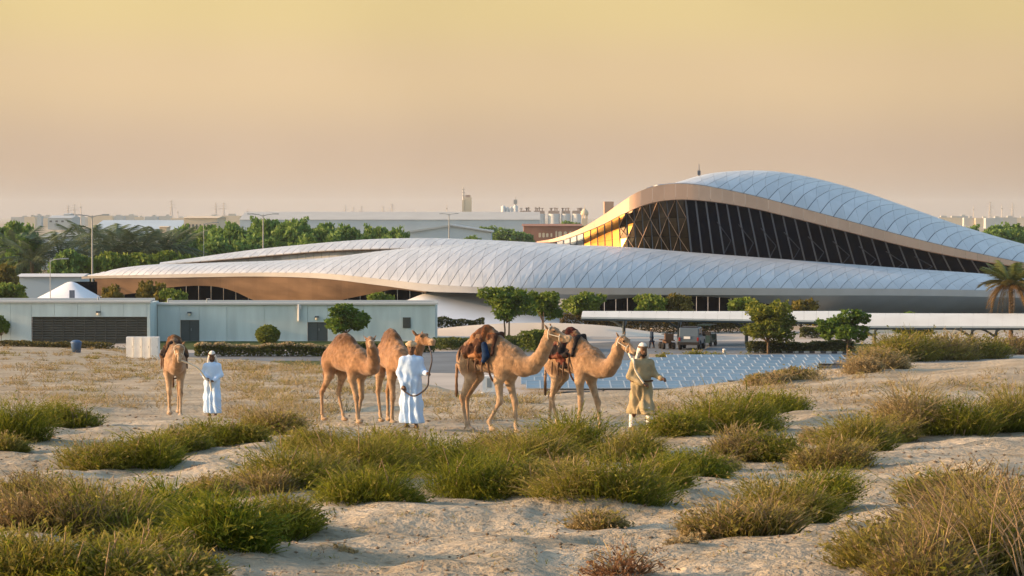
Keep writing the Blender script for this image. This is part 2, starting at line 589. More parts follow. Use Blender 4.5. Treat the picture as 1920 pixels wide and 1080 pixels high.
# ---------------------------------------------------------------- smooth bodies from distance fields
def sdf_mesh(prims, res, zmin=None, smooth=1, disp=None):
    lo, hi = np.full(3, 1e9), np.full(3, -1e9)
    for p in prims:
        if p[0] == 'c':
            _, a, b, ra, rb, k = p
            for q, r in ((a, ra), (b, rb)):
                lo = np.minimum(lo, np.array(q) - r - k * .5); hi = np.maximum(hi, np.array(q) + r + k * .5)
        else:
            _, c, r, rot, k = p
            rr = max(r)
            lo = np.minimum(lo, np.array(c) - rr - k * .5); hi = np.maximum(hi, np.array(c) + rr + k * .5)
    lo -= 3 * res; hi += 3 * res
    n = np.ceil((hi - lo) / res).astype(int) + 1
    ax = [lo[i] + res * np.arange(n[i]) for i in range(3)]
    D = np.full(n, 10.0, np.float32)
    for p in prims:
        k = p[-1]
        mg = k + 3 * res
        if p[0] == 'c':
            _, a, b, ra, rb, _k = p
            a, b = np.array(a, float), np.array(b, float)
            rm = max(ra, rb) + mg
            l, h = np.minimum(a, b) - rm, np.maximum(a, b) + rm
        else:
            _, c, r, rot, _k = p
            c = np.array(c, float)
            rm = (max(r) if rot is not None else np.array(r)) + mg
            l, h = c - rm, c + rm
        i0 = np.clip(np.floor((l - lo) / res).astype(int), 0, n - 1)
        i1 = np.clip(np.ceil((h - lo) / res).astype(int) + 1, 1, n)
        X, Y, Z = np.meshgrid(*[ax[i][i0[i]:i1[i]] for i in range(3)], indexing='ij', sparse=True)
        if p[0] == 'c':
            d = b - a
            L2 = max(float(d @ d), 1e-9)
            t = np.clip(((X - a[0]) * d[0] + (Y - a[1]) * d[1] + (Z - a[2]) * d[2]) / L2, 0, 1)
            dist = np.sqrt((X - a[0] - t * d[0])**2 + (Y - a[1] - t * d[1])**2 + (Z - a[2] - t * d[2])**2) - (ra + t * (rb - ra))
        else:
            x, y, z = X - c[0], Y - c[1], Z - c[2]
            if rot is not None:
                m = np.array(rot)      # rows: local axes
                x, y, z = m[0, 0] * x + m[0, 1] * y + m[0, 2] * z, m[1, 0] * x + m[1, 1] * y + m[1, 2] * z, m[2, 0] * x + m[2, 1] * y + m[2, 2] * z
            k0 = np.sqrt((x / r[0])**2 + (y / r[1])**2 + (z / r[2])**2)
            k1 = np.sqrt((x / r[0]**2)**2 + (y / r[1]**2)**2 + (z / r[2]**2)**2)
            dist = k0 * (k0 - 1) / np.maximum(k1, 1e-6)
        sl = tuple(slice(i0[i], i1[i]) for i in range(3))
        s = D[sl]
        hh = np.maximum(k - np.abs(s - dist), 0) / k
        D[sl] = np.minimum(s, dist) - hh * hh * k * 0.25
    if zmin is not None:
        D = np.maximum(D, (zmin - ax[2])[None, None, :])
    # surface nets
    S = D < 0
    cells = tuple(x - 1 for x in D.shape)
    acc = np.zeros(cells + (3,), np.float32)
    cnt = np.zeros(cells, np.float32)
    for axis in range(3):
        o1, o2 = [x for x in range(3) if x != axis]
        sa = [slice(None)] * 3; sb = [slice(None)] * 3
        sa[axis] = slice(0, -1); sb[axis] = slice(1, None)
        A, B = D[tuple(sa)], D[tuple(sb)]
        cross = S[tuple(sa)] != S[tuple(sb)]
        with np.errstate(divide='ignore', invalid='ignore'):
            tt = np.where(cross, A / (A - B), 0)
        for e1 in (0, 1):
            for e2 in (0, 1):
                q = [slice(None)] * 3
                q[o1] = slice(e1, D.shape[o1] - 1 + e1)
                q[o2] = slice(e2, D.shape[o2] - 1 + e2)
                c = cross[tuple(q)]
                acc[..., axis] += np.where(c, tt[tuple(q)], 0)
                acc[..., o1] += np.where(c, e1, 0)
                acc[..., o2] += np.where(c, e2, 0)
                cnt += c
    act = cnt > 0
    idx = -np.ones(cells, np.int64)
    idx[act] = np.arange(act.sum())
    ijk = np.argwhere(act)
    V = lo + res * (ijk + acc[act] / cnt[act][:, None])
    quads = []
    for axis in range(3):
        o1, o2 = [(1, 2), (2, 0), (0, 1)][axis]
        sa = [slice(None)] * 3; sb = [slice(None)] * 3
        sa[axis] = slice(0, -1); sb[axis] = slice(1, None)
        cross = S[tuple(sa)] != S[tuple(sb)]
        e = np.argwhere(cross)
        e = e[(e[:, o1] > 0) & (e[:, o2] > 0) & (e[:, o1] < cells[o1]) & (e[:, o2] < cells[o2])]
        ins = S[tuple(e.T)]
        def cell(d1, d2):
            q = e.copy(); q[:, o1] -= d1; q[:, o2] -= d2
            return idx[tuple(q.T)]
        a, b, c, d = cell(1, 1), cell(0, 1), cell(0, 0), cell(1, 0)
        q = np.stack([a, b, c, d], -1)
        q[~ins] = q[~ins][:, ::-1]
        quads.append(q)
    Q = np.concatenate(quads)
    Q = Q[(Q >= 0).all(1)]
    for _ in range(smooth):
        s = np.zeros_like(V); w = np.zeros(len(V))
        for k in range(4):
            np.add.at(s, Q[:, k], V[Q[:, (k + 1) % 4]]); np.add.at(w, Q[:, k], 1)
            np.add.at(s, Q[:, (k + 1) % 4], V[Q[:, k]]); np.add.at(w, Q[:, (k + 1) % 4], 1)
        V = 0.5 * V + 0.5 * s / np.maximum(w, 1)[:, None]
    if disp is not None:
        V = disp(V)
    return V, Q

def rotz(v, a):
    c, s = math.cos(a), math.sin(a)
    return (v[0] * c - v[1] * s, v[0] * s + v[1] * c, v[2])

def axes(f, up=(0, 0, 1)):
    """rows: forward, left, up for a local frame whose forward is f"""
    f = Vector(f).normalized()
    l = Vector(up).cross(f).normalized()
    u = f.cross(l)
    return [list(f), list(l), list(u)]
# ---------------------------------------------------------------- the dune shaped headquarters
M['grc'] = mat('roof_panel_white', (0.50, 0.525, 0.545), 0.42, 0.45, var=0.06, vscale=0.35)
M['grc2'] = mat('shell_lip', (0.52, 0.52, 0.51), 0.5, 0.4, var=0.05, vscale=0.5)
M['seam'] = mat('seam_dark', (0.075, 0.095, 0.13), 0.7, 0.2)
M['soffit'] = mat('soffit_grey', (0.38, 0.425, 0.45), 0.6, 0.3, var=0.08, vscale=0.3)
M['copper'] = mat('copper_panel', (0.31, 0.205, 0.125), 0.5, 0.45, var=0.28, vscale=0.22, metal=0.2, stretch=(1.0, 1.0, 3.0))
M['fascia'] = mat('bronze_fascia', (0.56, 0.365, 0.25), 0.5, 0.4, var=0.06, vscale=0.3, metal=0.1)
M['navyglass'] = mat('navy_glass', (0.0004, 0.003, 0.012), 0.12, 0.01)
M['bronzeglint'] = mat('bronze_glass_glint', (0.62, 0.29, 0.065), 0.30, 0.5, metal=0.9)  # the sun's gold reflection is put into this glass colour
M['bronzeunlit'] = mat('bronze_glass_unlit', (0.07, 0.045, 0.02), 0.2, 0.5, metal=0.4)  # unlit copy of the bronze glass, outside the painted reflection
M['paleglass'] = mat('pale_glass', (0.30, 0.33, 0.34), 0.2, 0.5)
M['mullion'] = mat('mullion_grey', (0.13, 0.15, 0.19), 0.5, 0.4)
M['brace'] = mat('brace_grey', (0.045, 0.055, 0.08), 0.6, 0.3)
M['white_gfrc'] = mat('white_render', (0.72, 0.74, 0.76), 0.6, 0.3, var=0.05, vscale=0.3)
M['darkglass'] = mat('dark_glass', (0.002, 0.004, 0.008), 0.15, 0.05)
M['slotglass'] = mat('grey_glass', (0.36, 0.39, 0.41), 0.25, 0.5, var=0.2, vscale=0.4)

vary(M['grc'], .075); vary(M['copper'], .07); vary(M['fascia'], .05); vary(M['bronzeunlit'], .5); vary(M['slotglass'], .15)
HQ = empty('headquarters_building', (XP(1000, 245), 245, 0), 0,
           'long low dune shaped building with pale panelled roofs and a bronze edged glass front', 'building')
HQI = HQ.matrix_basis.inverted() if False else Matrix.Translation(-HQ.location)

def hq(name, mb, m, parent=None, smooth=None):
    o = mb.build(name, m, parent or HQ, smooth)
    o.matrix_local = HQI.copy() if parent is None else Matrix.Identity(4)
    return o

class Shell:
    """a dune-shaped sheet between a lower and an upper edge line; u is a pixel column, v runs 0..1 up the slope"""
    def __init__(s, bpy_, tpy_, yb, yt, a0=14, a1=84):
        s.b, s.t, s.yb, s.yt, s.a0, s.a1 = curve(bpy_), curve(tpy_), curve(yb), curve(yt), R(a0), R(a1)
        s.tx = None
    def pt(s, u, v, off=0.0):
        B = P(u, float(s.b(u)), float(s.yb(u)))
        T = P(u, float(s.t(u)), float(s.yt(u)))
        a = s.a0 + (s.a1 - s.a0) * v
        fa = (math.cos(s.a0) - math.cos(a)) / (math.cos(s.a0) - math.cos(s.a1))
        fb = (math.sin(a) - math.sin(s.a0)) / (math.sin(s.a1) - math.sin(s.a0))
        p = Vector((B.x + (T.x - B.x) * fa, B.y + (T.y - B.y) * fa, B.z + (T.z - B.z) * fb))
        if off:
            p = p + s.nrm(u, v) * off
        return p
    def nrm(s, u, v):
        e = 0.5
        du = s.pt(u + e, v) - s.pt(u - e, v)
        dv = s.pt(u, min(v + .01, 1.0)) - s.pt(u, max(v - .01, 0.0))
        return du.cross(dv).normalized()
    def sheet(s, u0, u1, nu, nv, off=0.0):
        vs, fs = [], []
        for i in range(nu + 1):
            for j in range(nv + 1):
                vs.append(s.pt(u0 + (u1 - u0) * i / nu, j / nv, off))
        for i in range(nu):
            for j in range(nv):
                a = i * (nv + 1) + j
                fs.append((a, a + nv + 1, a + nv + 2, a + 1))
        return vs, fs

def clip_poly(poly, v0, v1):
    for lim, sg in ((v0, 1), (v1, -1)):
        o = []
        for i in range(len(poly)):
            a, b = poly[i], poly[(i + 1) % len(poly)]
            ia, ib = sg * (a[1] - lim) >= 0, sg * (b[1] - lim) >= 0
            if ia: o.append(a)
            if ia != ib:
                t = (lim - a[1]) / (b[1] - a[1])
                o.append((a[0] + (b[0] - a[0]) * t, lim))
        poly = o
        if len(poly) < 3: return []
    return poly

def panel_mesh(mb, sh, poly, gap_u, off, th):
    """one curved panel over polygon (u, v), set proud of the seam sheet"""
    cu = sum(p[0] for p in poly) / len(poly); cv = sum(p[1] for p in poly) / len(poly)
    ring = []
    for i in range(len(poly)):
        a, b = poly[i], poly[(i + 1) % len(poly)]
        for k in range(3):
            ring.append((a[0] + (b[0] - a[0]) * k / 3, a[1] + (b[1] - a[1]) * k / 3))
    # shrink for the joint
    rr = []
    for (u, v) in ring:
        du, dv = cu - u, cv - v
        L = math.hypot(du / 28.0, dv * 3.0) + 1e-6
        s = min(gap_u / L, 0.4)
        rr.append((u + du * s, v + dv * s))
    n = len(rr)
    top = [sh.pt(u, v, off) for u, v in rr]
    mid = [sh.pt(u + (cu - u) * .5, v + (cv - v) * .5, off) for u, v in rr]
    c = sh.pt(cu, cv, off)
    low = [sh.pt(u, v, off - th) for u, v in rr]
    vs = top + mid + [c]
    fs = [(i, (i + 1) % n, n + (i + 1) % n, n + i) for i in range(n)] + [(n + i, n + (i + 1) % n, 2 * n) for i in range(n)]
    mb.add(vs, fs, True)
    mb.add(top + low, [(i, n + i, n + (i + 1) % n, (i + 1) % n) for i in range(n)])
    return c

def lattice(sh, parent, name, ws, u0, u1, lean1, lean2, rows, gap, limit, m):
    """diamond panels between two families of slanting seams; ws(k) is the column pitch warp (index -> pixel column)"""
    cells = []
    kmin, kmax = ws.range
    for p in range(kmin, kmax):
        for q in range(-1, rows + 2):
            # long seams run up to the right; the cross seams step down one row per column
            gl, gv = 0.62, 0.0020
            poly = []
            for (i, j, du, dv) in ((p, q, gl, gv), (p + 1, q - 1, -gl, gv), (p + 1, q, -gl, -gv), (p, q + 1, gl, -gv)):
                v = j / rows + dv
                u = ws(i) + du + lean1(ws(i)) * (v ** 1.25 if v > 0 else v)
                poly.append((u, v))
            poly = clip_poly(poly, 0.0, 1.0)
            if len(poly) < 3: continue
            poly = [(min(max(u, u0), u1), v) for u, v in poly]
            us = [a[0] for a in poly]
            if max(us) - min(us) < 2: continue
            area = 0
            pp = [P_px(sh, u, v) for u, v in poly]
            for i in range(len(pp)):
                a, b = pp[i], pp[(i + 1) % len(pp)]
                area += a[0] * b[1] - b[0] * a[1]
            cells.append((abs(area) / 2, poly))
    cells.sort(key=lambda c: -c[0])
    rest = MB()
    n = 0
    for a, poly in cells:
        if a < 6: continue
        if n < limit:
            mb = MB()
            panel_mesh(mb, sh, poly, gap, 0.10, 0.09)
            hq(name, mb, m, parent)
            n += 1
        else:
            panel_mesh(rest, sh, poly, gap, 0.10, 0.09)
    if rest.v:
        o = hq(name + '_small', rest, m, parent)
        o['kind'] = 'stuff'
    return n, len(cells)

def P_px(sh, u, v):
    p = sh.pt(u, v)
    d = p - Vector((0, 0, CAMZ))
    fw = Vector((0, math.cos(PITCH), -math.sin(PITCH))); up = Vector((0, math.sin(PITCH), math.cos(PITCH)))
    z = d.dot(fw)
    return (960 + F * d.x / z, 540 - F * d.dot(up) / z)

class Warp:
    def __init__(s, segs):
        """segs: list of (pixel start, pitch); columns follow the pitch"""
        xs = [segs[0][0]]
        while xs[-1] < segs[-1][0]:
            w = np.interp(xs[-1], [a for a, b in segs], [b for a, b in segs])
            xs.append(xs[-1] + w)
        s.xs = np.array(xs)
        s.range = (0, len(xs) - 1)
    def __call__(s, k):
        return float(np.interp(k, np.arange(len(s.xs)), s.xs))

# ---- lower shell
YB = [(150, 258), (300, 251), (500, 243), (650, 237), (800, 233), (950, 231), (1100, 233), (1300, 239), (1500, 246), (1700, 254), (1900, 264), (2000, 269)]
LB = [(150, 520), (165, 519), (300, 516), (420, 513.5), (500, 512.5), (612, 514.5), (712, 524), (802, 533.5), (860, 537.5), (950, 540.5), (1100, 541), (1300, 541), (1500, 542), (1700, 543), (1868, 546), (2000, 550)]
LT = [(150, 519), (165, 517), (235, 503), (300, 497), (350, 496), (420, 493.5), (512, 490.5), (612, 485), (665, 478.5), (712, 472.5), (760, 467.5), (800, 464), (860, 460), (950, 459), (1050, 461), (1160, 464), (1300, 475), (1500, 490), (1700, 505), (1868, 517), (2000, 533)]
dep = curve([(150, .6), (165, 1.0), (300, 6), (500, 10), (800, 14), (950, 16), (1200, 16), (1500, 14), (1868, 9), (2000, 7)])
yb = curve(YB)
YT = [(x, float(yb(x)) + float(dep(x))) for x in range(150, 2001, 50)]
lower = Shell(LB, LT, YB, YT)
mb = MB(); vs, fs = lower.sheet(152, 1996, 160, 10); mb.add(vs, fs, True)
lower_o = hq('lower_roof', mb, M['seam'])
wl = Warp([(60, 13), (165, 13), (500, 14.5), (760, 18), (900, 23), (1100, 27), (1500, 28), (2010, 28)])
lean_l = curve([(60, 26), (165, 30), (400, 44), (700, 75), (900, 105), (1200, 125), (1500, 95), (1900, 60), (2010, 50)])
nl = lattice(lower, lower_o, 'roof_panel', wl, 165, 1992, lambda u: float(lean_l(u)), None, 4, 0.0, 290, M['grc'])

# ---- rear shell: a thinner dune behind it with the long slot between
RT = [(298, 494), (350, 487), (420, 477), (490, 468), (560, 461), (640, 454), (700, 450), (800, 448), (900, 451), (1000, 456), (1080, 461)]
RB = [(298, 496.8), (350, 493), (432, 486), (512, 479), (612, 471), (712, 467.5), (760, 467), (800, 466), (900, 462), (1000, 461), (1080, 463)]
lt_y = curve(YT)
RYB = [(x, float(lt_y(x)) + 3.0) for x in (298, 420, 540, 640, 720, 800, 900, 1000, 1080)]
RYT = [(x, y + (2 if x < 320 else 9)) for x, y in RYB]
rear = Shell(RB, RT, RYB, RYT, 20, 86)
mb = MB(); vs, fs = rear.sheet(298, 1075, 70, 6); mb.add(vs, fs, True)
rear_o = hq('rear_roof', mb, M['seam'])
wr_ = Warp([(270, 15), (600, 16), (1075, 24)])
lattice(rear, rear_o, 'roof_panel', wr_, 300, 1072, lambda u: 30.0, None, 2, 0.0, 130, M['grc'])
# its shaded underside lip and the strip of slot glass
lipA = [P(x, float(rear.b(x)), float(rear.yb(x)) - .05) for x in np.linspace(299, 790, 60)]
lipB = [P(x, float(rear.b(x)) + 2.0, float(rear.yb(x)) + .5) for x in np.linspace(299, 790, 60)]
mb = MB(); mb.strip(lipB, lipA); hq('rear_roof_lip', mb, M['copper'], None)
xs = np.linspace(330, 785, 31)
for a, b in zip(xs[:-1], xs[1:]):
    mb = MB()
    pp = []
    for x in (a + .25, b - .25):
        yy = float(rear.yb(x)) + .8
        pp.append((P(x, float(rear.b(x)) + 1.0, yy), P(x, max(float(lower.t(x)) + 3.0, float(rear.b(x)) + 2), yy)))
    th = Vector((0, .08, 0))
    mb.add([pp[0][0], pp[1][0], pp[1][1], pp[0][1], pp[0][0] + th, pp[1][0] + th, pp[1][1] + th, pp[0][1] + th],
           [(3, 2, 1, 0), (4, 5, 6, 7), (0, 1, 5, 4), (2, 3, 7, 6), (1, 2, 6, 5), (3, 0, 4, 7)])
    hq('slot_glass_pane', mb, M['slotglass'])

# ---- lip under the lower shell, soffit, copper wall, dark glazing
lipw = curve([(150, 3), (300, 5), (500, 6), (612, 8.5), (712, 11), (802, 13), (860, 11), (950, 10), (1100, 11), (1300, 12), (1868, 11), (2000, 11)])
xs = np.linspace(153, 1994, 136)
la = [lower.pt(x, 0, 0.08) for x in xs]
lb = [P(x, float(lower.b(x)) + float(lipw(x)), float(yb(x)) + .25) for x in xs]
mb = MB(); mb.strip(lb, la, True); hq('shell_lip', mb, M['grc2'])
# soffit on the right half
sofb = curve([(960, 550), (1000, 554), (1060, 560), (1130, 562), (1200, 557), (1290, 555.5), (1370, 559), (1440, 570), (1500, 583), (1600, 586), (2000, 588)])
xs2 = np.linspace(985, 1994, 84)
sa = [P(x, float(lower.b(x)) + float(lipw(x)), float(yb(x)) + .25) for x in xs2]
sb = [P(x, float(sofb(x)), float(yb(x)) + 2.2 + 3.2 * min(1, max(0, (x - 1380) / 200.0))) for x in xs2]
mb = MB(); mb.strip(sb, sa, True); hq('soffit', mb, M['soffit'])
# dark glazing behind the trees, one pane between each pair of posts
xs3 = np.linspace(1090, 1500, 20)
for a, b in zip(xs3[:-1], xs3[1:]):
    yy = float(yb((a + b) / 2)) + 4.0
    A, B = P(a + .6, 546, yy), P(b - .6, 546, yy)
    mb = MB(); mb.box(((A.x + B.x) / 2, yy, A.z / 2 + .05), (B.x - A.x, .12, A.z - .1)); hq('glass_pane', mb, M['darkglass'])
# base wall right
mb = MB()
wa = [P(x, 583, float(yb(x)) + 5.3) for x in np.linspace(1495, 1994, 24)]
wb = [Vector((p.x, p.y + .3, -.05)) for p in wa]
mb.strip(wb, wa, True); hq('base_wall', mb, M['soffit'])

# copper wall leaning in under the left shell, in slanted panels
cwb = curve([(178, 556), (250, 550), (300, 541), (345, 536.5), (372, 535.5), (410, 538), (440, 546.5), (482, 565), (500, 567), (630, 567), (640, 563), (662, 557.5), (700, 550), (737, 543), (800, 549)])
cxs = np.linspace(178, 799, 56)
def cw(x, v):
    a = P(x, float(lower.b(x)) + float(lipw(x)) - .5, float(yb(x)) + .4)
    lo = float(cwb(x))
    b = P(x, 567, float(yb(x)) + 5.0)
    ym = float(lower.b(x)) + float(lipw(x)) - .5
    f = (lo - ym) / (567 - ym)
    return a.lerp(b, v * f)
cwall = None
for a, b in zip(cxs[:-1], cxs[1:]):
    mb = MB()
    g = 0.03
    n = 4
    vs, fs = [], []
    for i in range(n + 1):
        for x in (a + g, (a + b) / 2, b - g):
            vs.append(cw(x, i / n))
    for i in range(n):
        for j in range(2):
            k = i * 3 + j
            fs.append((k + 3, k + 4, k + 1, k))
    mb.add(vs, fs, True)
    nv = len(vs)
    mb.add([v + Vector((0, .15, 0)) for v in vs] + vs, [(k + 3, k, k + nv, k + 3 + nv) for k in range(0, 3 * n, 3)] + [(k + 2, k + 5, k + 5 + nv, k + 2 + nv) for k in range(0, 3 * n, 3)])
    hq('copper_panel', mb, M['copper'])
# glazing behind the openings; left panes are dark sheets standing in for shade
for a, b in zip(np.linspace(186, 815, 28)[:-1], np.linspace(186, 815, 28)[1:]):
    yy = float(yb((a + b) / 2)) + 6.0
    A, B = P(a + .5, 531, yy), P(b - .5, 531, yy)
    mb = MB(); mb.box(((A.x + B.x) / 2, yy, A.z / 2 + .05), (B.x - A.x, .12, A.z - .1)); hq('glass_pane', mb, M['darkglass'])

# white foot swelling out of the ground in the middle
tops = [(742, 571), (765, 562), (800, 549.5), (850, 548.5), (900, 550), (960, 552), (1000, 556), (1030, 566), (1060, 582), (1085, 596)]
tc_ = curve(tops)
fx = np.linspace(742, 1085, 40)
rows = []
for k in range(9):
    v = k / 8
    row = []
    for x in fx:
        A = P(x, float(tc_(x)), 233.5 + 6.5 * (x - 742) / 343.0)
        xb = 720 + (x - 742) / 343.0 * 400
        B = P(xb, 612.5, 234.0); B.z = -0.05
        B.y = 224.0 + 9.0 * (x - 742) / 343.0 - 1.5 * (1 - ((x - 913) / 172.0) ** 2)
        q = A.lerp(B, v)
        q.y -= 0.9 * math.sin(v * math.pi) * -1
        row.append(q)
    rows.append(row)
mb = MB()
vs = [p for r_ in rows for p in r_]
n = len(fx)
mb.add(vs, [((i + 1) * n + j, (i + 1) * n + j + 1, i * n + j + 1, i * n + j) for i in range(8) for j in range(n - 1)], True)
hq('white_foot', mb, M['white_gfrc'])
# left foot with the dark opening beside it
mb = MB()
rows = []
for k in range(9):
    v = k / 8
    A0 = P(133, 529, 253.5); 
    row = []
    for j in range(17):
        s = j / 16
        A = P(122 + 22 * s, 531 - 3 * math.sin(s * math.pi), 253.5)
        Bq = P(-45 + 345 * s, 566, 240 + 8 * (2 * s - 1) ** 2)
        Bq.z = 0.0
        q = A.lerp(Bq, v)
        q.z = A.z * (1 - v) ** 1.35
        row.append(q)
    rows.append(row)
vs = [p for r_ in rows for p in r_]
mb.add(vs, [((i + 1) * 17 + j, (i + 1) * 17 + j + 1, i * 17 + j + 1, i * 17 + j) for i in range(8) for j in range(16)], True)
hq('white_foot', mb, M['white_gfrc'])
mb = MB(); c = P(131, 555, 243); mb.box((c.x, 244.2, c.z), (.5, .3, 1.1)); hq('vent_slot', mb, M['mullion'])
mb = MB(); a, b = P(128, 528, 256.5), P(182, 528, 256.5); mb.box(((a.x + b.x) / 2, 256.5, a.z / 2), (b.x - a.x, .3, a.z)); hq('glass_pane', mb, M['darkglass'])  # dark sheet standing in for the unlit opening

# ---- upper hall: bronze fascia, leaning glass wall, blue grey roof
U1 = [(1005, 453), (1040, 447), (1090, 428), (1130, 404), (1160, 383), (1190, 363), (1220, 351), (1250, 345.5), (1300, 346), (1350, 354), (1420, 369), (1500, 390), (1600, 417), (1700, 444), (1800, 468), (1920, 493), (2060, 516)]
U2 = [(1005, 455), (1040, 453), (1090, 437.5), (1130, 421), (1165, 403), (1200, 387), (1235, 377.5), (1270, 374), (1320, 376), (1400, 388), (1500, 411.5), (1600, 437), (1700, 462), (1800, 482.5), (1890, 497), (1920, 502), (2060, 522)]
UY = [(1005, 268), (1060, 265.5), (1095, 263.3), (1172, 257.2), (1200, 256.5), (1300, 256.5), (1400, 259), (1500, 263), (1700, 272), (1920, 285), (2060, 295)]
u1, u2, uy = curve(U1), curve(U2), curve(UY)
fxs = np.linspace(1006, 2050, 49)
for a, b in zip(fxs[:-1], fxs[1:]):
    g = 0.12
    mb = MB()
    xx = np.linspace(a + g, b - g, 4)
    A = [P(x, float(u1(x)), float(uy(x))) for x in xx]
    B = [P(x, float(u2(x)), float(uy(x)) - .1) for x in xx]
    Cc = [P(x, float(u2(x)) + 1.5, float(uy(x)) + 1.6) for x in xx]
    D = [p + Vector((0, .5, 0)) for p in A]
    mb.strip(B, A, True); mb.strip(Cc, B, False); mb.strip(A, D, False)
    hq('fascia_panel', mb, M['fascia'])
# glass wall
gt = curve([(x, float(u2(x)) - 2) for x in np.linspace(1030, 1920, 60)])
gb = curve([(1030, 466), (1160, 470), (1300, 482), (1500, 497), (1700, 512), (1860, 521), (1935, 524)])
def gpt(x, v, off=0.0):
    """v 0 top .. 1 bottom; mullions lean, the foot of the wall steps right"""
    leanx = float(np.interp(x, [1040, 1150, 1250, 1400, 1900], [0, 2, 9, 22, 22]))
    q_ = float(np.interp(x, [1170, 1260], [1, 0]))      # the end bay stands nearly upright and leans back a little
    T = P(x, float(gt(x)), float(uy(x)) + 1.3 + 1.5 * q_)
    xb = min(x + leanx * v, 1932)
    Bm = P(xb, float(gb(xb)), float(uy(xb)) + 3.2 - 1.0 * q_)
    p = T.lerp(Bm, v)
    p.y -= off
    return p
bx = [1044.0]
while bx[-1] < 1888:
    bx.append(bx[-1] + float(np.interp(bx[-1], [1040, 1190, 1280, 1700, 1900], [12, 14.5, 18.5, 27, 27])))
def pane(a, b, v0a, v1a, v0b, v1b, m, name='glass_pane', tilt=0.0):
    mb = MB()
    q = [gpt(a, v0a, tilt), gpt(b, v0b), gpt(b, v1b), gpt(a, v1a, tilt)]
    back = [p + Vector((0, .12, 0)) for p in q]
    mb.add(q + back, [(3, 2, 1, 0), (4, 5, 6, 7), (0, 1, 5, 4), (2, 3, 7, 6), (1, 2, 6, 5), (3, 0, 4, 7)])
    hq(name, mb, m)
for i, (a, b) in enumerate(zip(bx[:-1], bx[1:])):
    g = .35
    if a < 1088:
        for k in range(2):
            pane(a + g, b - g, k / 2 + .01, (k + 1) / 2 - .01, k / 2 + .01, (k + 1) / 2 - .01, M['paleglass'])
    elif b < 1172:
        for k in range(3):
            pane(a + g, b - g, k / 3 + .004, (k + 1) / 3 - .004, k / 3 + .004, (k + 1) / 3 - .004, M['bronzeglint'], tilt=.0)
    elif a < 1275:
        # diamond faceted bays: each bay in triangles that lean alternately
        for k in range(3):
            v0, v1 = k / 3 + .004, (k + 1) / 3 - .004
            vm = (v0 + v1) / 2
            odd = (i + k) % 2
            mlit = M['bronzeglint'] if (a < 1188 and odd) else M['bronzeunlit']  # lit and unlit copies paint the edge of the sun's reflection
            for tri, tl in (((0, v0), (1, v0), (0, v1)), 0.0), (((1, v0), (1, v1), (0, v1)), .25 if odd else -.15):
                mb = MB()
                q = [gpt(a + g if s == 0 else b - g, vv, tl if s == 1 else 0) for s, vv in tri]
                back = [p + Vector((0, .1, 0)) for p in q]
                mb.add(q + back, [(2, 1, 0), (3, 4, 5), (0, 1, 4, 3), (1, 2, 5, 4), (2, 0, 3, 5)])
                hq('glass_facet', mb, mlit if tl == 0 else M['bronzeunlit'])
            mb = MB(); mb.tube([gpt(b - g, v0, .16), gpt(a + g, v1, .16)] if odd else [gpt(a + g, v0, .16), gpt(b - g, v1, .16)], .035, 5); hq('brace', mb, M['fascia'])
    else:
        pane(a + g, b - g, 0, 1, 0, 1, M['navyglass'])
gxs = np.linspace(1042, 1925, 70)
mb = MB(); mb.strip([gpt(x, 1.0, -.5) for x in gxs], [gpt(x, -.02, -.5) for x in gxs], True); hq('dark_backing', mb, M['navyglass'])  # dark sheet added behind the panes so no light shows through gaps
for i, x in enumerate(bx):
    if x < 1050: continue
    mb = MB()
    w_ = .085 if x > 1275 else .04
    q0, q1 = gpt(x, 0, .12), gpt(x, 1, .12)
    s = Vector((w_, 0, 0)); d = Vector((0, .3, 0))
    mb.add([q0 - s, q0 + s, q1 + s, q1 - s, q0 - s + d, q0 + s + d, q1 + s + d, q1 - s + d], [(3, 2, 1, 0), (0, 3, 7, 4), (2, 1, 5, 6), (1, 0, 4, 5)])
    hq('mullion', mb, M['mullion'])
    if i + 1 < len(bx) and 1330 < x < 1760 and i % 2 == 0:
        for v0, v1 in ((.36, .66), (.92, .66)):
            mb = MB(); mb.tube([gpt(x, v0, .1), gpt(bx[i + 1], v1, .1)], .055, 5); hq('brace', mb, M['brace'])
# upper roof
UV = [(1185, 366), (1225, 352), (1265, 344), (1300, 334), (1330, 327), (1380, 322), (1420, 321), (1460, 323.5), (1520, 334), (1600, 355), (1700, 389), (1800, 424), (1920, 459), (2060, 492)]
ud = curve([(1185, .8), (1265, 6), (1340, 13), (1420, 17), (1600, 18), (1920, 14), (2060, 10)])
UB = [(x, float(u1(x)) + .2) for x in (1185, 1225, 1265, 1300, 1350, 1420, 1500, 1600, 1700, 1800, 1920, 2060)]
UYB = [(x, float(uy(x)) + .5) for x in np.linspace(1185, 2060, 12)]
UYT = [(x, float(uy(x)) + .5 + float(ud(x))) for x in np.linspace(1185, 2060, 24)]
upper = Shell(UB, UV, UYB, UYT, 24, 86)
mb = MB(); vs, fs = upper.sheet(1186, 2050, 80, 10); mb.add(vs, fs, True)
upper_o = hq('upper_roof', mb, M['seam'])
wu = Warp([(1130, 20), (1300, 23), (1900, 27), (2055, 27)])
lean_u = curve([(1130, 60), (1400, 100), (1600, 90), (1900, 62), (2060, 50)])
lattice(upper, upper_o, 'roof_panel', wu, 1192, 2046, lambda u: float(lean_u(u)), None, 4, 0.0, 170, M['grc'])
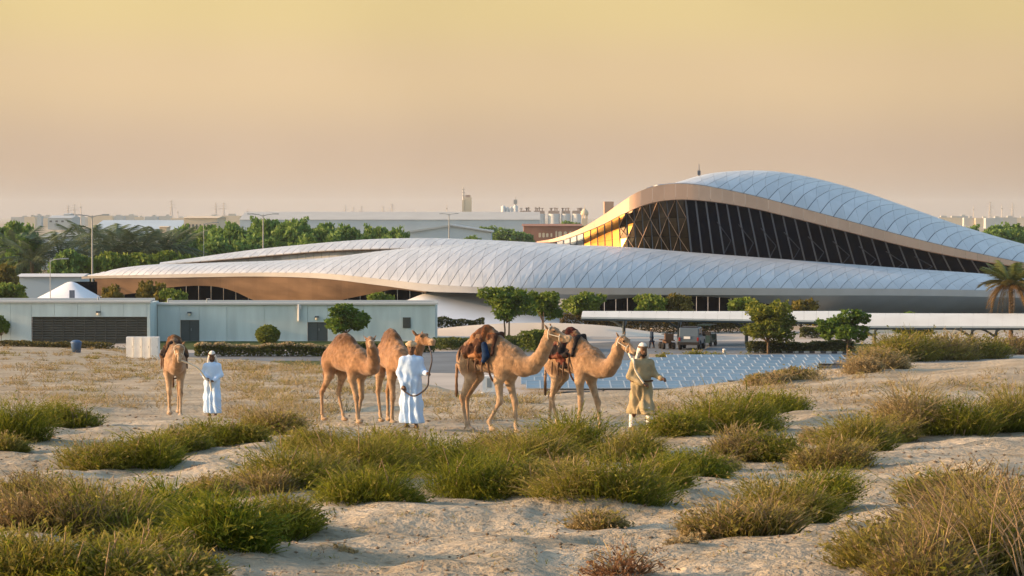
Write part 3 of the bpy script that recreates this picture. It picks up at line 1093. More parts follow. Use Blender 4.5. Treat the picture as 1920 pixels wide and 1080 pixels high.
# plant box behind the crest, and a mast
mb = MB(); c = P(1141, 388, 272); mb.box((c.x, 272, c.z - 2.2), (1.05, 3, 5.6)); hq('plant_box', mb, M['fascia'])
mb = MB(); b0, b1 = P(1310.5, 336, 276), P(1310.5, 307, 276)
mb.tube([b0, b0.lerp(b1, .45), b1], [.10, .09, .04], 6)
mb.box(b0.lerp(b1, .42), (.35, .35, .5)); hq('roof_mast', mb, M['mullion'])
# ---------------------------------------------------------------- plants
def leaf_quads(C, size, cols, up=0.3, aspect=1.6, seed=0):
    """randomly turned leaf faces at the points C"""
    g = np.random.default_rng(seed)
    n = len(C)
    a = g.normal(size=(n, 3)); a[:, 2] *= 0.7
    a /= np.linalg.norm(a, axis=1)[:, None]
    b = g.normal(size=(n, 3)); b[:, 2] += up
    b -= (b * a).sum(1)[:, None] * a
    b /= np.linalg.norm(b, axis=1)[:, None]
    s = size * g.uniform(.6, 1.4, n)[:, None]
    A, B = a * s * aspect * .5, b * s * .5
    V = np.stack([C - A, C - B * .9 + A * .1, C + A, C + B * .9 + A * .1], 1).reshape(-1, 3)
    Fc = np.arange(4 * n).reshape(n, 4)
    return V, Fc, np.repeat(cols, 4, 0)

def crown_points(n, lobes, g):
    """points in and on noisy lobes [(x,y,z,rx,ry,rz)]"""
    w = np.array([l[3] * l[4] + l[4] * l[5] for l in lobes]); w = w / w.sum()
    k = g.choice(len(lobes), n, p=w)
    L = np.array(lobes)[k]
    d = g.normal(size=(n, 3)); d /= np.linalg.norm(d, axis=1)[:, None]
    r = g.uniform(0.45, 1.0, n) ** 0.45
    bump = 1 + (0.28 if len(lobes) > 1 else .03) * np.sin(d[:, 0] * 5 + k) * np.sin(d[:, 1] * 6 + 2 * k) + (0.2 if len(lobes) > 1 else .02) * np.sin(d[:, 2] * 7 + k * 3)
    return L[:, :3] + d * (r * bump)[:, None] * L[:, 3:], k, d

def tree_meshes(name, h, cw, ch, trunk_h, n, leaf, c1, c2, seed, nl=14, trunk_r=0.12, multi=1, flat=1.0):
    g = np.random.default_rng(seed)
    lobes = []
    if nl == 1:
        lobes.append((0, 0, h - ch / 2, cw / 2, cw / 2, ch / 2))
    for i in range(nl if nl > 1 else 0):
        a = g.uniform(0, 2 * math.pi); rr = math.sqrt(g.uniform(0, 1)) * .41
        zz = g.uniform(-.32, .36)
        s = g.uniform(.13, .25) * (1 - .5 * abs(zz))
        lobes.append((cw * rr * math.cos(a) * (1 - .4 * max(zz, 0)), cw * rr * math.sin(a) * (1 - .4 * max(zz, 0)), h - ch / 2 + ch * zz * .95, cw * s, cw * s, ch * s * flat))
    Pn, k, d = crown_points(n, lobes, g)
    Pn[:, 2] = np.maximum(Pn[:, 2], h - ch * 1.03)
    lob_t = g.uniform(0, 1, nl)[k]
    t = np.clip(.5 * lob_t + .5 * g.uniform(0, 1, n), 0, 1)[:, None]
    cols = np.array(c1) * (1 - t) + np.array(c2) * t
    cols = cols * g.uniform(.8, 1.2, (n, 1))
    V, Fc, cc = leaf_quads(Pn, leaf, cols, seed=seed)
    crown = np_mesh(name + '_crown', V, Fc, False, col=cc)
    mb = MB()
    for m_ in range(multi):
        ox = (m_ - (multi - 1) / 2) * .35
        mb.tube([(ox, 0, -.1), (ox + .03, .02, trunk_h * .5), (ox * 1.2, 0, trunk_h), (ox * 1.3 - .05, .05, h - ch * .45)], [trunk_r, trunk_r * .8, trunk_r * .7, trunk_r * .3], 7)
    for i in range(7):
        L = lobes[i % nl]
        mb.tube([(0, 0, trunk_h * .85), (L[0] * .5, L[1] * .5, (trunk_h + L[2]) / 2), (L[0], L[1], L[2])], [trunk_r * .5, trunk_r * .35, trunk_r * .12], 5)
    o = mb.build(name + '_trunk', M['bark'])
    trunk = o.data
    bpy.data.objects.remove(o)
    return crown, trunk

def plant_tree(meshes, pt, label, group=None, sc=(1, 1, 1), rz=0.0, cat='tree', name='tree'):
    root = empty(name, pt, rz, label, cat, group)
    root.scale = sc
    for me, nm, m in ((meshes[0], 'crown', M['leaf']), (meshes[1], 'trunk', M['bark'])):
        link(nm, me, m, root)
    return root

def strands(n, wx, wy, h, wid, cols, seed, spread=0.45, base_var=0.25, curl=0.35, seg=3, clump=9, fill=.84):
    """thin tapering stems rising from an uneven clump, arching outwards; cols: list of (weight, base rgb, tip rgb)"""
    g = np.random.default_rng(seed)
    kx = g.uniform(-1, 1, (clump, 2)) * .62
    kh = g.uniform(.30, 1.06, clump)
    k = g.integers(0, clump, n)
    rad = np.sqrt(g.uniform(0, 1, n)) * .46
    an = g.uniform(0, 2 * math.pi, n)
    bx = kx[k, 0] + rad * np.cos(an); by = kx[k, 1] + rad * np.sin(an)
    edge = np.clip(1.10 - .50 * (bx**2 + by**2), .3, 1) * np.clip(1.15 - 1.9 * rad**2, .5, 1)
    hh = h * kh[k] * edge * g.uniform(.55, 1.12, n)
    out = np.stack([bx + g.normal(0, .35, n), by + g.normal(0, .35, n)], -1)
    out = out * spread + g.normal(0, .22, (n, 2))
    X0 = bx * wx / 2; Y0 = by * wy / 2
    Z0 = np.zeros(n) - .03
    # most stems start on branches inside the clump and are short, so the mass reads soft; some rise from the foot
    short = g.uniform(0, 1, n) < fill
    z0 = np.where(short, g.uniform(.03, .84, n) * hh, 0)
    ln = np.where(short, h * g.uniform(.12, .32, n), hh * .98)
    lift = z0
    top_ = np.minimum(z0 + ln, hh * 1.12)
    hl = np.maximum(top_ - z0, .10 * h)
    out = out + np.where(short[:, None], g.normal(0, .62, (n, 2)), 0)
    ix = np.where(short, out[:, 0] * z0 * .45, 0); iy = np.where(short, out[:, 1] * z0 * .45, 0)
    pts = []
    for s in range(seg + 1):
        t = s / seg
        q = t + curl * t * t
        pts.append(np.stack([X0 + ix + out[:, 0] * hl * q, Y0 + iy + out[:, 1] * hl * q, Z0 + lift + hl * (t - .22 * curl * t * t)], -1))
    side = g.normal(size=(n, 3)); side[:, 2] *= .2
    side /= np.linalg.norm(side, axis=1)[:, None]
    ww = wid * g.uniform(.6, 1.5, n)[:, None]
    V, Fc, cc = [], [], []
    w_ = np.array([c[0] for c in cols], float); w_ /= w_.sum()
    pk = kh[k] * 0 + np.clip(g.uniform(0, .8, clump)[k] * .5 + g.uniform(0, 1, n) * .34 + .30 * (z0 / hh), 0, .999)      # colour by clump with some mixing
    ci = np.minimum(np.searchsorted(np.cumsum(w_), np.clip(pk, 0, .999)), len(cols) - 1)
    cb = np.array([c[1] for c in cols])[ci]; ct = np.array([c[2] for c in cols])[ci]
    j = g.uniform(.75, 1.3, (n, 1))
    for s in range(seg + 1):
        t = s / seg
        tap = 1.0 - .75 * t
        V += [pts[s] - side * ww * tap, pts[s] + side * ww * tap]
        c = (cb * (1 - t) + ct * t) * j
        cc += [c, c]
    V = np.stack(V, 1).reshape(-1, 3); cc = np.stack(cc, 1).reshape(-1, 3)
    m = 2 * (seg + 1)
    base = np.arange(n)[:, None] * m
    for s in range(seg):
        Fc.append(base + np.array([2 * s, 2 * s + 1, 2 * s + 3, 2 * s + 2])[None])
    return V, np.concatenate(Fc), cc

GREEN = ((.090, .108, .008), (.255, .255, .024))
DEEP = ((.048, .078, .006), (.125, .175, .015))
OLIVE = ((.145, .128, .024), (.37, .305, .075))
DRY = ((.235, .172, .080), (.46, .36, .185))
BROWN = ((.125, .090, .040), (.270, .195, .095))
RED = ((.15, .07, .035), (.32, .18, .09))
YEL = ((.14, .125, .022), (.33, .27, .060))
KINDS_ = {
    'green': [(.22, *DEEP), (.46, *GREEN), (.26, *OLIVE), (.06, *DRY)],
    'deep': [(.45, *DEEP), (.40, *GREEN), (.15, *OLIVE)],
    'olive': [(.10, *DEEP), (.32, *GREEN), (.38, *OLIVE), (.20, *DRY)],
    'mixed': [(.15, *DEEP), (.32, *GREEN), (.31, *OLIVE), (.22, *DRY)],
    'dryolive': [(.20, *GREEN), (.36, *OLIVE), (.10, *BROWN), (.34, *DRY)],
    'brown': [(.14, *GREEN), (.28, *OLIVE), (.34, *BROWN), (.24, *DRY)],
    'dry': [(.75, *DRY), (.25, *BROWN)],
    'tan': [(.60, *DRY), (.32, *OLIVE), (.08, *BROWN)],
    'red': [(.6, *RED), (.4, *DRY)],
    'yellow': [(.5, *YEL), (.3, *GREEN), (.2, *DRY)],
}

def shrub(px, py, wpx, hpx, kind, label, depth=0.8, n=None, seed=None, cat='shrub', name='desert_shrub', spread=.45, group=None, curl=.35, wid=None, twigs=True, at=None):
    """a clump whose foot the photograph shows at (px, py), wpx by hpx pixels large"""
    p = at if at is not None else G(px, py)
    s = p.y / F
    w, h = wpx * s, hpx * s
    p = Vector(p)
    d = max(w * depth, .2)
    p.y += d * .30
    p.x = XP(px, p.y)
    if at is None:
        p.z = float(terrain(p.x, p.y)) - .02
    seed = seed or int(px * 7 + py * 13)
    wd = wid or max(0.0050, 0.76 * p.y / F * 1.05)
    if n is None:
        n = int(np.clip(w * h / (wd * h * .5) * 26 + 900, 1400, 4300))
    root = empty(name, p, 0, label, cat, group)
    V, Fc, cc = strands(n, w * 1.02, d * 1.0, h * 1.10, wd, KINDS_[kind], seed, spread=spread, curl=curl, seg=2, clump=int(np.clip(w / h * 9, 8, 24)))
    # small leaves and seed heads on the outer stems soften the mass
    g = np.random.default_rng(seed + 5)
    kk = g.integers(0, n, int(n * .7))
    tip = V[kk * 6 + 4] * g.uniform(.80, 1.0, (len(kk), 1)) + g.normal(0, .012, (len(kk), 3)) * (p.y / 25)
    tip[:, 2] = np.maximum(tip[:, 2], .01)
    V2, F2, c2 = leaf_quads(tip, wd * 3.2, (.5 * cc[kk * 6 + 5] + .5 * cc[kk * 6]) * g.uniform(.7, 1.15, (len(kk), 1)), aspect=2.4, seed=seed)
    Fc = np.concatenate([Fc, F2 + len(V)]); V = np.concatenate([V, V2]); cc = np.concatenate([cc, c2])
    # feet follow the sand
    if at is None:
        dz = terrain(V[:, 0] + p.x, V[:, 1] + p.y) - p.z
        V[:, 2] += dz
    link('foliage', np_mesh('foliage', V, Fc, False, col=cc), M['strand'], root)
    if twigs:
        g = np.random.default_rng(seed + 1)
        mb = MB()
        for i in range(7):
            a = g.uniform(0, 2 * math.pi); r_ = g.uniform(.1, .45)
            x0, y0 = w * .3 * g.uniform(-1, 1), d * .3 * g.uniform(-1, 1)
            z0 = float(terrain(x0 + p.x, y0 + p.y)) - p.z if at is None else 0
            q = Vector((math.cos(a), math.sin(a) * .6, 0)) * h * .4
            hh = h * g.uniform(.5, 1.0)
            mb.tube([(x0, y0, z0 - .03), (x0 + q.x * .4, y0 + q.y * .4, z0 + hh * .5), (x0 + q.x, y0 + q.y, z0 + hh)], [.010 * (p.y / 22) ** .5, .006 * (p.y / 22) ** .5, .003], 4)
        mb.build('twigs', M['twig'], root)['kind'] = 'stuff'
    return root
# ---------------------------------------------------------------- campus ground
M['asphalt'] = mat('asphalt', (0.135, 0.150, 0.160), 0.75, 0.35, var=0.18, vscale=.25, bump=.01, bscale=20)
M['paving'] = mat('pale_paving', (0.42, 0.38, 0.33), 0.85, 0.2, var=.10, vscale=.2)
M['creamwall'] = mat('cream_render', (0.62, 0.56, 0.47), 0.85, 0.2, var=.06, vscale=.3)
M['lawn'] = mat('lawn', (0.065, 0.085, 0.025), 0.95, 0.1, var=.35, vscale=.8, bump=.03, bscale=8)
M['gravel'] = mat('tan_gravel', (0.36, 0.28, 0.19), 0.95, 0.1, var=.2, vscale=.6)
M['kerb'] = mat('kerb_white', (0.55, 0.55, 0.53), 0.8, 0.2, var=.1, vscale=3)
M['kerbdark'] = mat('kerb_dark', (0.06, 0.065, 0.07), 0.8, 0.2)
M['greywall'] = mat('wall_panel_grey', (0.55, 0.635, 0.625), 0.75, 0.25, var=.09, vscale=1.0, bump=.01, bscale=14, stretch=(1.2, 1.2, .22))
M['coping'] = mat('coping_white', (0.60, 0.61, 0.60), 0.6, 0.3)
M['louvre'] = mat('louvre_brown', (0.075, 0.072, 0.058), 0.6, 0.3, var=.1, vscale=1)
M['door'] = mat('door_grey', (0.075, 0.09, 0.09), 0.6, 0.3, var=.08, vscale=1)
M['lamp'] = mat('lamp_glass', (0.85, 0.78, 0.62), 0.4, 0.4)
M['white'] = mat('white_paint', (0.74, 0.74, 0.72), 0.6, 0.3, var=.06, vscale=2)
M['canopy'] = mat('canopy_white', (0.66, 0.67, 0.63), 0.6, 0.3, var=.05, vscale=.4)
M['steel'] = mat('steel_dark', (0.06, 0.085, 0.10), 0.5, 0.4)
M['steelgrey'] = mat('steel_grey', (0.30, 0.32, 0.33), 0.5, 0.4, metal=.3)
M['blue'] = mat('blue_plastic', (0.045, 0.10, 0.20), 0.5, 0.4)
M['rubber'] = mat('rubber_black', (0.018, 0.018, 0.02), 0.8, 0.3)
M['roofgrey'] = mat('roof_membrane', (0.16, 0.20, 0.23), 0.8, 0.2, var=.15, vscale=.5)

def sheet(name, pts, z, m, kind='structure'):
    mb = MB()
    mb.add([(p[0], p[1], z) for p in pts], [tuple(range(len(pts)))])
    o = mb.build(name, m)
    return tag(o, kind=kind)
def gz(px, py):
    return PZ(px, py, 0.0)
def poly(name, pix, z, m):
    return sheet(name, [gz(a, b) for a, b in pix][::-1], z, m)

sheet('pavement', [(-70, 128), (90, 128), (110, 300), (-90, 300)], 0.0, M['paving'])
poly('road', [(250, 662), (830, 661), (1165, 640), (1450, 640), (1700, 655), (1700, 690), (1230, 690), (860, 700), (250, 688)], .008, M['asphalt'])
poly('lawn', [(360, 656), (640, 656), (870, 652), (1010, 650), (1010, 640), (860, 640), (300, 640), (300, 656)], .016, M['lawn'])
poly('planting_bed', [(1180, 676), (1420, 674), (1440, 664), (1190, 664)], .020, M['gravel'])
poly('lawn', [(1430, 662), (1620, 662), (1640, 645), (1430, 642)], .016, M['lawn'])
poly('lawn', [(500, 686), (600, 686), (600, 677), (510, 677)], .020, M['lawn'])
poly('planting_bed', [(840, 614), (1240, 606), (1620, 604), (1620, 617), (1240, 622), (840, 622)], .012, M['gravel'])

def kerbrow():
    a, b = gz(1425, 661), gz(1590, 663)
    n = 16
    root = empty('kerb', (a.x, a.y, 0), 0, 'low roadside kerb of alternating white and dark blocks', 'kerb')
    for i in range(n):
        p = a.lerp(b, (i + .5) / n)
        mb = MB()
        mb.box((p.x - a.x, p.y - a.y, .075), ((b.x - a.x) / n * .97, .3, .15))
        mb.build('kerb_block', M['kerb' if i % 2 == 0 else 'kerbdark'], root)
kerbrow()

# ---------------------------------------------------------------- grey service building
def service_building():
    Yf = 207.0
    z = lambda py, Y=Yf: P(960, py, Y).z
    x = lambda px, Y=Yf: XP(px, Y)
    root = empty('service_building', (x(420), Yf, 0), 0, 'long low grey flat roofed service building with brown louvre and doors', 'building')
    off = root.location
    def part(name, mb, m, par=None):
        o = mb.build(name, m, par or root)
        o.matrix_local = Matrix.Translation(-off) if par is None else Matrix.Identity(4)
        return o
    H1 = z(570); H2 = z(571)
    Yr, Yl = 207.0, 203.0           # right wing stands back from the left wing
    # left wing wall panels, recessed louvre between them
    lz0, lz1 = z(640, Yl), z(594, Yl)
    xl0, xl1 = x(58, Yl), x(275, Yl)
    XL, XR = x(-60, Yl), x(281, Yl)
    HL = z(567, Yl)
    ed = np.linspace(XL, xl0, 4)
    for a, b in zip(ed[:-1], ed[1:]):
        mb = MB(); mb.box(((a + b) / 2, Yl + .15, HL / 2), (b - a - .02, .3, HL)); part('wall_panel', mb, M['greywall'])
    ed = np.linspace(xl0, xl1, 6)
    for a, b in zip(ed[:-1], ed[1:]):
        mb = MB(); mb.box(((a + b) / 2, Yl + .15, (lz1 + HL) / 2), (b - a - .02, .3, HL - lz1)); part('wall_panel', mb, M['greywall'])
    mb = MB(); mb.box(((xl1 + XR) / 2, Yl + .15, HL / 2), (XR - xl1 - .02, .3, HL)); part('wall_panel', mb, M['greywall'])
    lv = MB(); lv.box(((xl0 + xl1) / 2, Yl + .30, lz1 / 2), (xl1 - xl0 - .03, .1, lz1 - .02)); lo = part('louvre', lv, M['louvre'])
    ed = np.linspace(xl0, xl1, 12)
    for i, (a, b) in enumerate(zip(ed[:-1], ed[1:])):
        for k in range(9):
            mb = MB()
            mb.box(((a + b) / 2, Yl + .2, .35 + k * (lz1 - .35) / 9 + .1), (b - a - .07, .09, .12), M=Matrix.Rotation(R(-30), 3, 'X'))
            part('slat', mb, M['louvre'], lo)
        mb = MB(); mb.box((b, Yl + .17, lz1 / 2), (.06, .12, lz1)); part('louvre_post', mb, M['louvre'], lo)
    # return wall between wings
    mb = MB(); mb.box((XR - .16, (Yl + .31 + 208) / 2, HL / 2 - .02), (.3, 208 - Yl - .31, HL - .04)); part('return_wall', mb, M['greywall'])
    # right wing
    X0, X1 = XR + .02, x(816)
    doors = [(x(337), x(373), z(600)), (x(576), x(614), z(604))]
    edges = [X0, doors[0][0], doors[0][1], x(425), x(495), doors[1][0], doors[1][1], x(682), x(750), X1]
    for a, b in zip(edges[:-1], edges[1:]):
        d = next((q for q in doors if abs(q[0] - a) < .01), None)
        z0 = d[2] if d else 0
        mb = MB(); mb.box(((a + b) / 2, Yr + .15, (z0 + H2) / 2), (b - a - .02, .3, H2 - z0)); part('wall_panel', mb, M['greywall'])
        if d:
            mb = MB(); mb.box(((a + b) / 2, Yr + .2, z0 / 2), (b - a - .04, .08, z0 - .03)); dd = part('door', mb, M['door'])
            mb = MB(); mb.box(((a + b) / 2, Yr + .145, z0 / 2), (.03, .02, z0 - .1)); part('door_seam', mb, M['rubber'], dd)
            mb = MB(); mb.box(((a + b) / 2 + .12, Yr + .13, 1.0), (.05, .05, .2)); part('handle', mb, M['steelgrey'], dd)
    mb = MB(); mb.box((X1 - .15, Yr + 3.2, H2 / 2), (.3, 5.8, H2 - .03)); part('return_wall', mb, M['greywall'])
    # window grille on the right
    wx, wz = x(762.5), z(605)
    mb = MB(); mb.box((wx, Yr - .02, wz), (.68, .06, .92)); wv = part('vent_grille', mb, M['door'])
    for k in range(6):
        mb = MB(); mb.box((wx, Yr - .065, wz - .36 + k * .145), (.60, .03, .05)); part('slat', mb, M['louvre'], wv)
    # coping and roof
    mb = MB(); mb.box(((X0 + X1) / 2 + .1, Yr + .1, H2 + .09), (X1 - X0 + .3, .62, .18)); part('coping', mb, M['coping'])
    mb = MB(); mb.box(((XL + XR) / 2, Yl + .1, HL + .09), (XR - XL + .2, .62, .18)); part('coping', mb, M['coping'])
    mb = MB(); mb.box(((X0 + X1) / 2, Yr + 3.1, H2 - .12), (X1 - X0 - .8, 5.4, .2)); part('roof', mb, M['roofgrey'])
    mb = MB(); mb.box(((XL + XR) / 2, Yl + 3.1, HL - .12), (XR - XL - .8, 5.4, .2)); part('roof', mb, M['roofgrey'])
    mb = MB(); mb.box(((X0 + X1) / 2, Yr + 6.0, H2 + .06), (X1 - X0, .3, .2)); part('parapet', mb, M['coping'])
    mb = MB(); mb.box(((XL + XR) / 2 - .5, Yl + 6.0, HL + .06), (XR - XL, .3, .2)); part('parapet', mb, M['coping'])
    # pipe kinks over the roof edge, downpipe, wall lamps
    for px, yy, hh in ((180, Yl, HL), (312, Yr, H2), (385, Yr, H2)):
        mb = MB(); mb.tube([(x(px, yy), yy + .9, hh), (x(px, yy), yy + .9, hh + .45), (x(px, yy) + .3, yy + .9, hh + .45)], .06, 6); part('vent_pipe', mb, M['steelgrey'])
    mb = MB(); xp = x(560.5); mb.tube([(xp, Yr - .14, H2 + .02), (xp, Yr - .14, z(602))], .12, 8); mb.box((xp, Yr - .12, z(576)), (.45, .2, .25)); part('downpipe', mb, M['coping'])
    for px, py, yy in ((184, 588, Yl), (355, 589, Yr), (594, 597, Yr)):
        mb = MB(); mb.box((x(px, yy), yy - .12, z(py - 3, yy)), (.34, .26, .14)); l = part('wall_lamp', mb, M['steel'])
        mb = MB(); mb.lathe([(.13, 0), (.12, -.16), (.02, -.22)], (x(px, yy), yy - .15, z(py - 3, yy) - .07), 8); part('lamp_bowl', mb, M['lamp'], l)
service_building()

# white cabinets half buried in the sand
def cabinets():
    xs = [235, 250, 265.5, 281, 297]
    for i in range(4):
        Y = 176.0 - i * .5
        a, b = XP(xs[i], Y), XP(xs[i + 1], Y)
        ztop = P(960, 632, Y).z
        zb = float(terrain((a + b) / 2, Y)) - .3
        root = empty('utility_cabinet', ((a + b) / 2, Y, zb), 0,
                     ['leftmost of four tall white cabinets standing in the sand', 'second white cabinet from the left in the row of four',
                      'third white cabinet from the left in the row of four', 'white cabinet at the right end, beside the saddled camel'][i], 'cabinet', 'white cabinets in a row')
        mb = MB(); mb.box((0, .35, (ztop - zb) / 2), (b - a - .04, .7, ztop - zb)); mb.build('housing', M['white'], root)
        mb = MB(); mb.box((0, -.012, (ztop - zb) / 2 + .1), (b - a - .14, .02, ztop - zb - .3)); mb.build('door', M['white'], root)
        mb = MB(); mb.box(((b - a) * .32, -.035, (ztop - zb) * .62), (.03, .02, .16)); mb.build('handle', M['steelgrey'], root)
cabinets()

# blue bin
def bin_():
    p = PZ(143, 656, .45)
    root = empty('litter_bin', (p.x, p.y, .25), 0, 'small blue litter bin in front of the brown louvre', 'bin')
    mb = MB(); mb.lathe([(.0001, 0), (.34, 0), (.42, .75)], n=12); mb.build('bucket', M['blue'], root)
    mb = MB(); mb.lathe([(.45, .75), (.45, .82), (.25, .95), (.0001, .98)], n=12); mb.build('lid', M['blue'], root)
bin_()

# ---------------------------------------------------------------- cream berm wall behind the animals
def berm():
    Y = 214.0
    top = curve([(812, 617), (860, 612), (920, 607.5), (1000, 605), (1080, 607), (1150, 612), (1200, 619), (1250, 626), (1330, 631), (1435, 635)])
    xs = np.linspace(812, 1435, 60)
    mb = MB()
    A = [P(x, float(top(x)), Y + 3) for x in xs]
    B = [P(x, float(top(x)) + (float(np.interp(x, [812, 1000, 1435], [18, 30, 8]))), Y) for x in xs]
    C = [Vector((b.x, b.y - .4, 0)) for b in B]
    D = [a + Vector((0, 1.2, -.15)) for a in A]
    mb.strip(B, A, True); mb.strip(C, B, True); mb.strip(A, D, True)
    o = mb.build('berm_wall', M['creamwall'])
    tag(o, 'low cream curved berm wall sweeping behind the camels', 'wall')
    # ledge along its foot
    mb = MB()
    xs = np.linspace(815, 1000, 12)
    A = [P(x, 632 + (x - 815) / 185 * 2, 212) for x in xs]
    mb.strip([Vector((a.x, a.y, 0)) for a in A], A); mb.strip(A, [a + Vector((0, 3, 0)) for a in A])
    o = mb.build('retaining_wall', M['creamwall'])
    tag(o, 'long low cream retaining wall right of the grey service building', 'wall')
    mb = MB()
    a, b = P(1560, 614, 222), P(1935, 612, 222)
    mb.box(((a.x + b.x) / 2, 222, a.z / 2), (b.x - a.x, .4, a.z))
    o = mb.build('boundary_wall', M['creamwall'])
    tag(o, 'pale cream boundary wall seen beneath the right hand white canopy', 'wall')
berm()

# ---------------------------------------------------------------- parking canopies
def canopy(px0, px1, pyt0, pyt1, pyb0, pyb1, Y, posts, label, seamn):
    a, b = P(px0, pyb0, Y), P(px1, pyb1, Y)
    at, bt = P(px0 + 4, pyt0, Y + 3.6), P(px1, pyt1, Y + 3.6)
    root = empty('parking_canopy', (a.x, Y, 0), 0, label, 'canopy', 'white parking canopies')
    off = root.location
    def fin(mb, nm, m):
        o = mb.build(nm, m, root); o.matrix_local = Matrix.Translation(-off); return o
    for i in range(seamn):
        t0, t1 = i / seamn, (i + 1) / seamn
        rows = []
        for t in (t0 + .0003, t1 - .0003):
            lo, hi = a.lerp(b, t), at.lerp(bt, t)
            row = []
            for k in range(6):
                s = k / 5
                q = lo.lerp(hi, s); q.z += .22 * math.sin(s * math.pi)
                row.append(q)
            rows.append(row)
        mb = MB()
        up, dn = rows[0] + rows[1], [q - Vector((0, 0, .14)) for q in rows[0] + rows[1]]
        mb.add(up, [(k, 6 + k, 7 + k, k + 1) for k in range(5)], True)
        mb.add(dn, [(k, k + 1, 7 + k, 6 + k) for k in range(5)], True)
        mb.add([rows[0][0], rows[1][0], rows[1][0] - Vector((0, 0, .14)), rows[0][0] - Vector((0, 0, .14))], [(3, 2, 1, 0)])
        fin(mb, 'roof_panel', M['canopy'])
    mb = MB()
    p0, p1 = a + Vector((0, .15, -.22)), b + Vector((0, .15, -.22))
    mb.tube([p0, p1], .10, 6); fin(mb, 'edge_beam', M['steel'])
    for px in posts:
        yy = Y + 3.2
        x0 = XP(px, yy)
        t = (x0 - a.x) / max(b.x - a.x, .01)
        zt = a.z + (b.z - a.z) * t + .1
        mb = MB()
        mb.tube([(x0, yy, 0), (x0, yy, zt - 1.1), (x0, yy - .5, zt - .55), (x0, yy - 2.6, zt - .3)], [.16, .14, .11, .07], 7)
        mb.tube([(x0, yy, zt - 1.1), (x0 - .8, yy + .2, zt - .6), (x0 - 2.0, yy + .6, zt - .25)], [.12, .09, .06], 6)
        mb.tube([(x0, yy, zt - 1.1), (x0 + .3, yy + 1.0, zt - .35), (x0 + .4, yy + 2.2, zt + .0)], [.12, .09, .06], 6)
        fin(mb, 'post', M['steel'])
canopy(1090, 1600, 584, 583, 594, 602, 199, (1170, 1273, 1400, 1556), 'long white parking canopy with curved steel arms above the jeep', 22)
canopy(1602, 1990, 587, 588, 611, 612, 190, (1640, 1718, 1822, 1868, 1960), 'white flat parking canopy at the right behind the shrubs', 14)

# ---------------------------------------------------------------- solar field
def solar():
    mcell = mat('solar_cell', (0.065, 0.13, 0.215), 0.32, 0.5, var=.15, vscale=1.0)
    mfr = mat('solar_frame', (0.40, 0.46, 0.51), 0.4, 0.5)
    vary(mcell, .12); vary(M['greywall'], .05)
    W, Dp = 0.86, 2.85
    mb = MB()
    tilt = Matrix.Rotation(R(5), 3, 'X')
    mb.cur = 0
    mb.box((0, 0, 0), (W - .04, Dp - .04, .02), M=tilt)
    mb.cur = 1
    for s in (-1, 1):
        mb.box(tilt @ Vector((s * (W / 2 - .02), 0, 0)), (.03, Dp - .02, .05), M=tilt)
        mb.box(tilt @ Vector((0, s * (Dp / 2 - .035), 0)), (W - .07, .035, .05), M=tilt)
    mb.box(tilt @ Vector((0, 0, .0)), (W - .1, .05, .034), M=tilt)
    o = mb.build('solar_panel', [mcell, mfr]); me = o.data; bpy.data.objects.remove(o)
    post = MB()
    for yy, hh in ((-.7, .5), (.7, .75)):
        post.tube([(0, yy, -hh - .0), (0, yy, .0 - .06)], .04, 5)
    o = post.build('post', M['steelgrey']); pm = o.data; bpy.data.objects.remove(o)
    rows = 9
    for r in range(rows):
        Y = 146.5 + r * 3.5
        # both ends of a row follow the field's slanted outline
        pa = np.interp(r, [0, 3, 8], [962, 982, 1010])
        pb = np.interp(r, [0, 3, 5, 8], [1330, 1480, 1520, 1570])
        if r >= 6: pa = [1100, 1180, 1236][r - 6]
        sh = .55 * r
        x0 = XP(pa, Y)
        k0 = math.ceil((x0 - sh) / W)
        n = int((XP(pb, Y) - x0) / W)
        ords = ['front', 'second', 'third', 'fourth', 'fifth', 'sixth', 'seventh', 'eighth', 'rearmost']
        root = empty('solar_row', (k0 * W + sh, Y, 0), 0, '%s row of the blue solar panel field, counted from the sand' % ords[r], 'solar panels', 'rows of solar panels')
        for i in range(n):
            o = link('solar_panel', me, None, root); o.location = (i * W + W / 2, 0, .5)
            if i % 4 == 1:
                o = link('post', pm, None, root); o.location = (i * W + W / 2, 0, .48)
solar()
# inverter cabinet beside the panels
def inverter():
    c = P(921, 722, 118)
    zg = float(terrain(c.x, 118))
    root = empty('inverter_cabinet', (c.x, 118, P(960, 736, 118).z), 0, 'pale equipment cabinet with vents seen under the bearded saddle camel', 'cabinet')
    root['label'] = 'pale electrical cabinet seen under the belly of the blue patched saddled camel'
    mb = MB(); mb.box((0, .4, .40), (.86, .8, .80)); mb.build('housing', M['white'], root)
    mb = MB(); mb.box((-.1, -.015, .48), (.22, .03, .45)); mb.build('vent', M['steelgrey'], root)
    mb = MB(); mb.box((.18, -.015, .42), (.26, .03, .66)); mb.build('door', M['white'], root)
    mb = MB(); mb.box((0, .35, -1.0), (1.1, 1.0, 1.95)); mb.build('plinth', M['kerb'], root)
inverter()
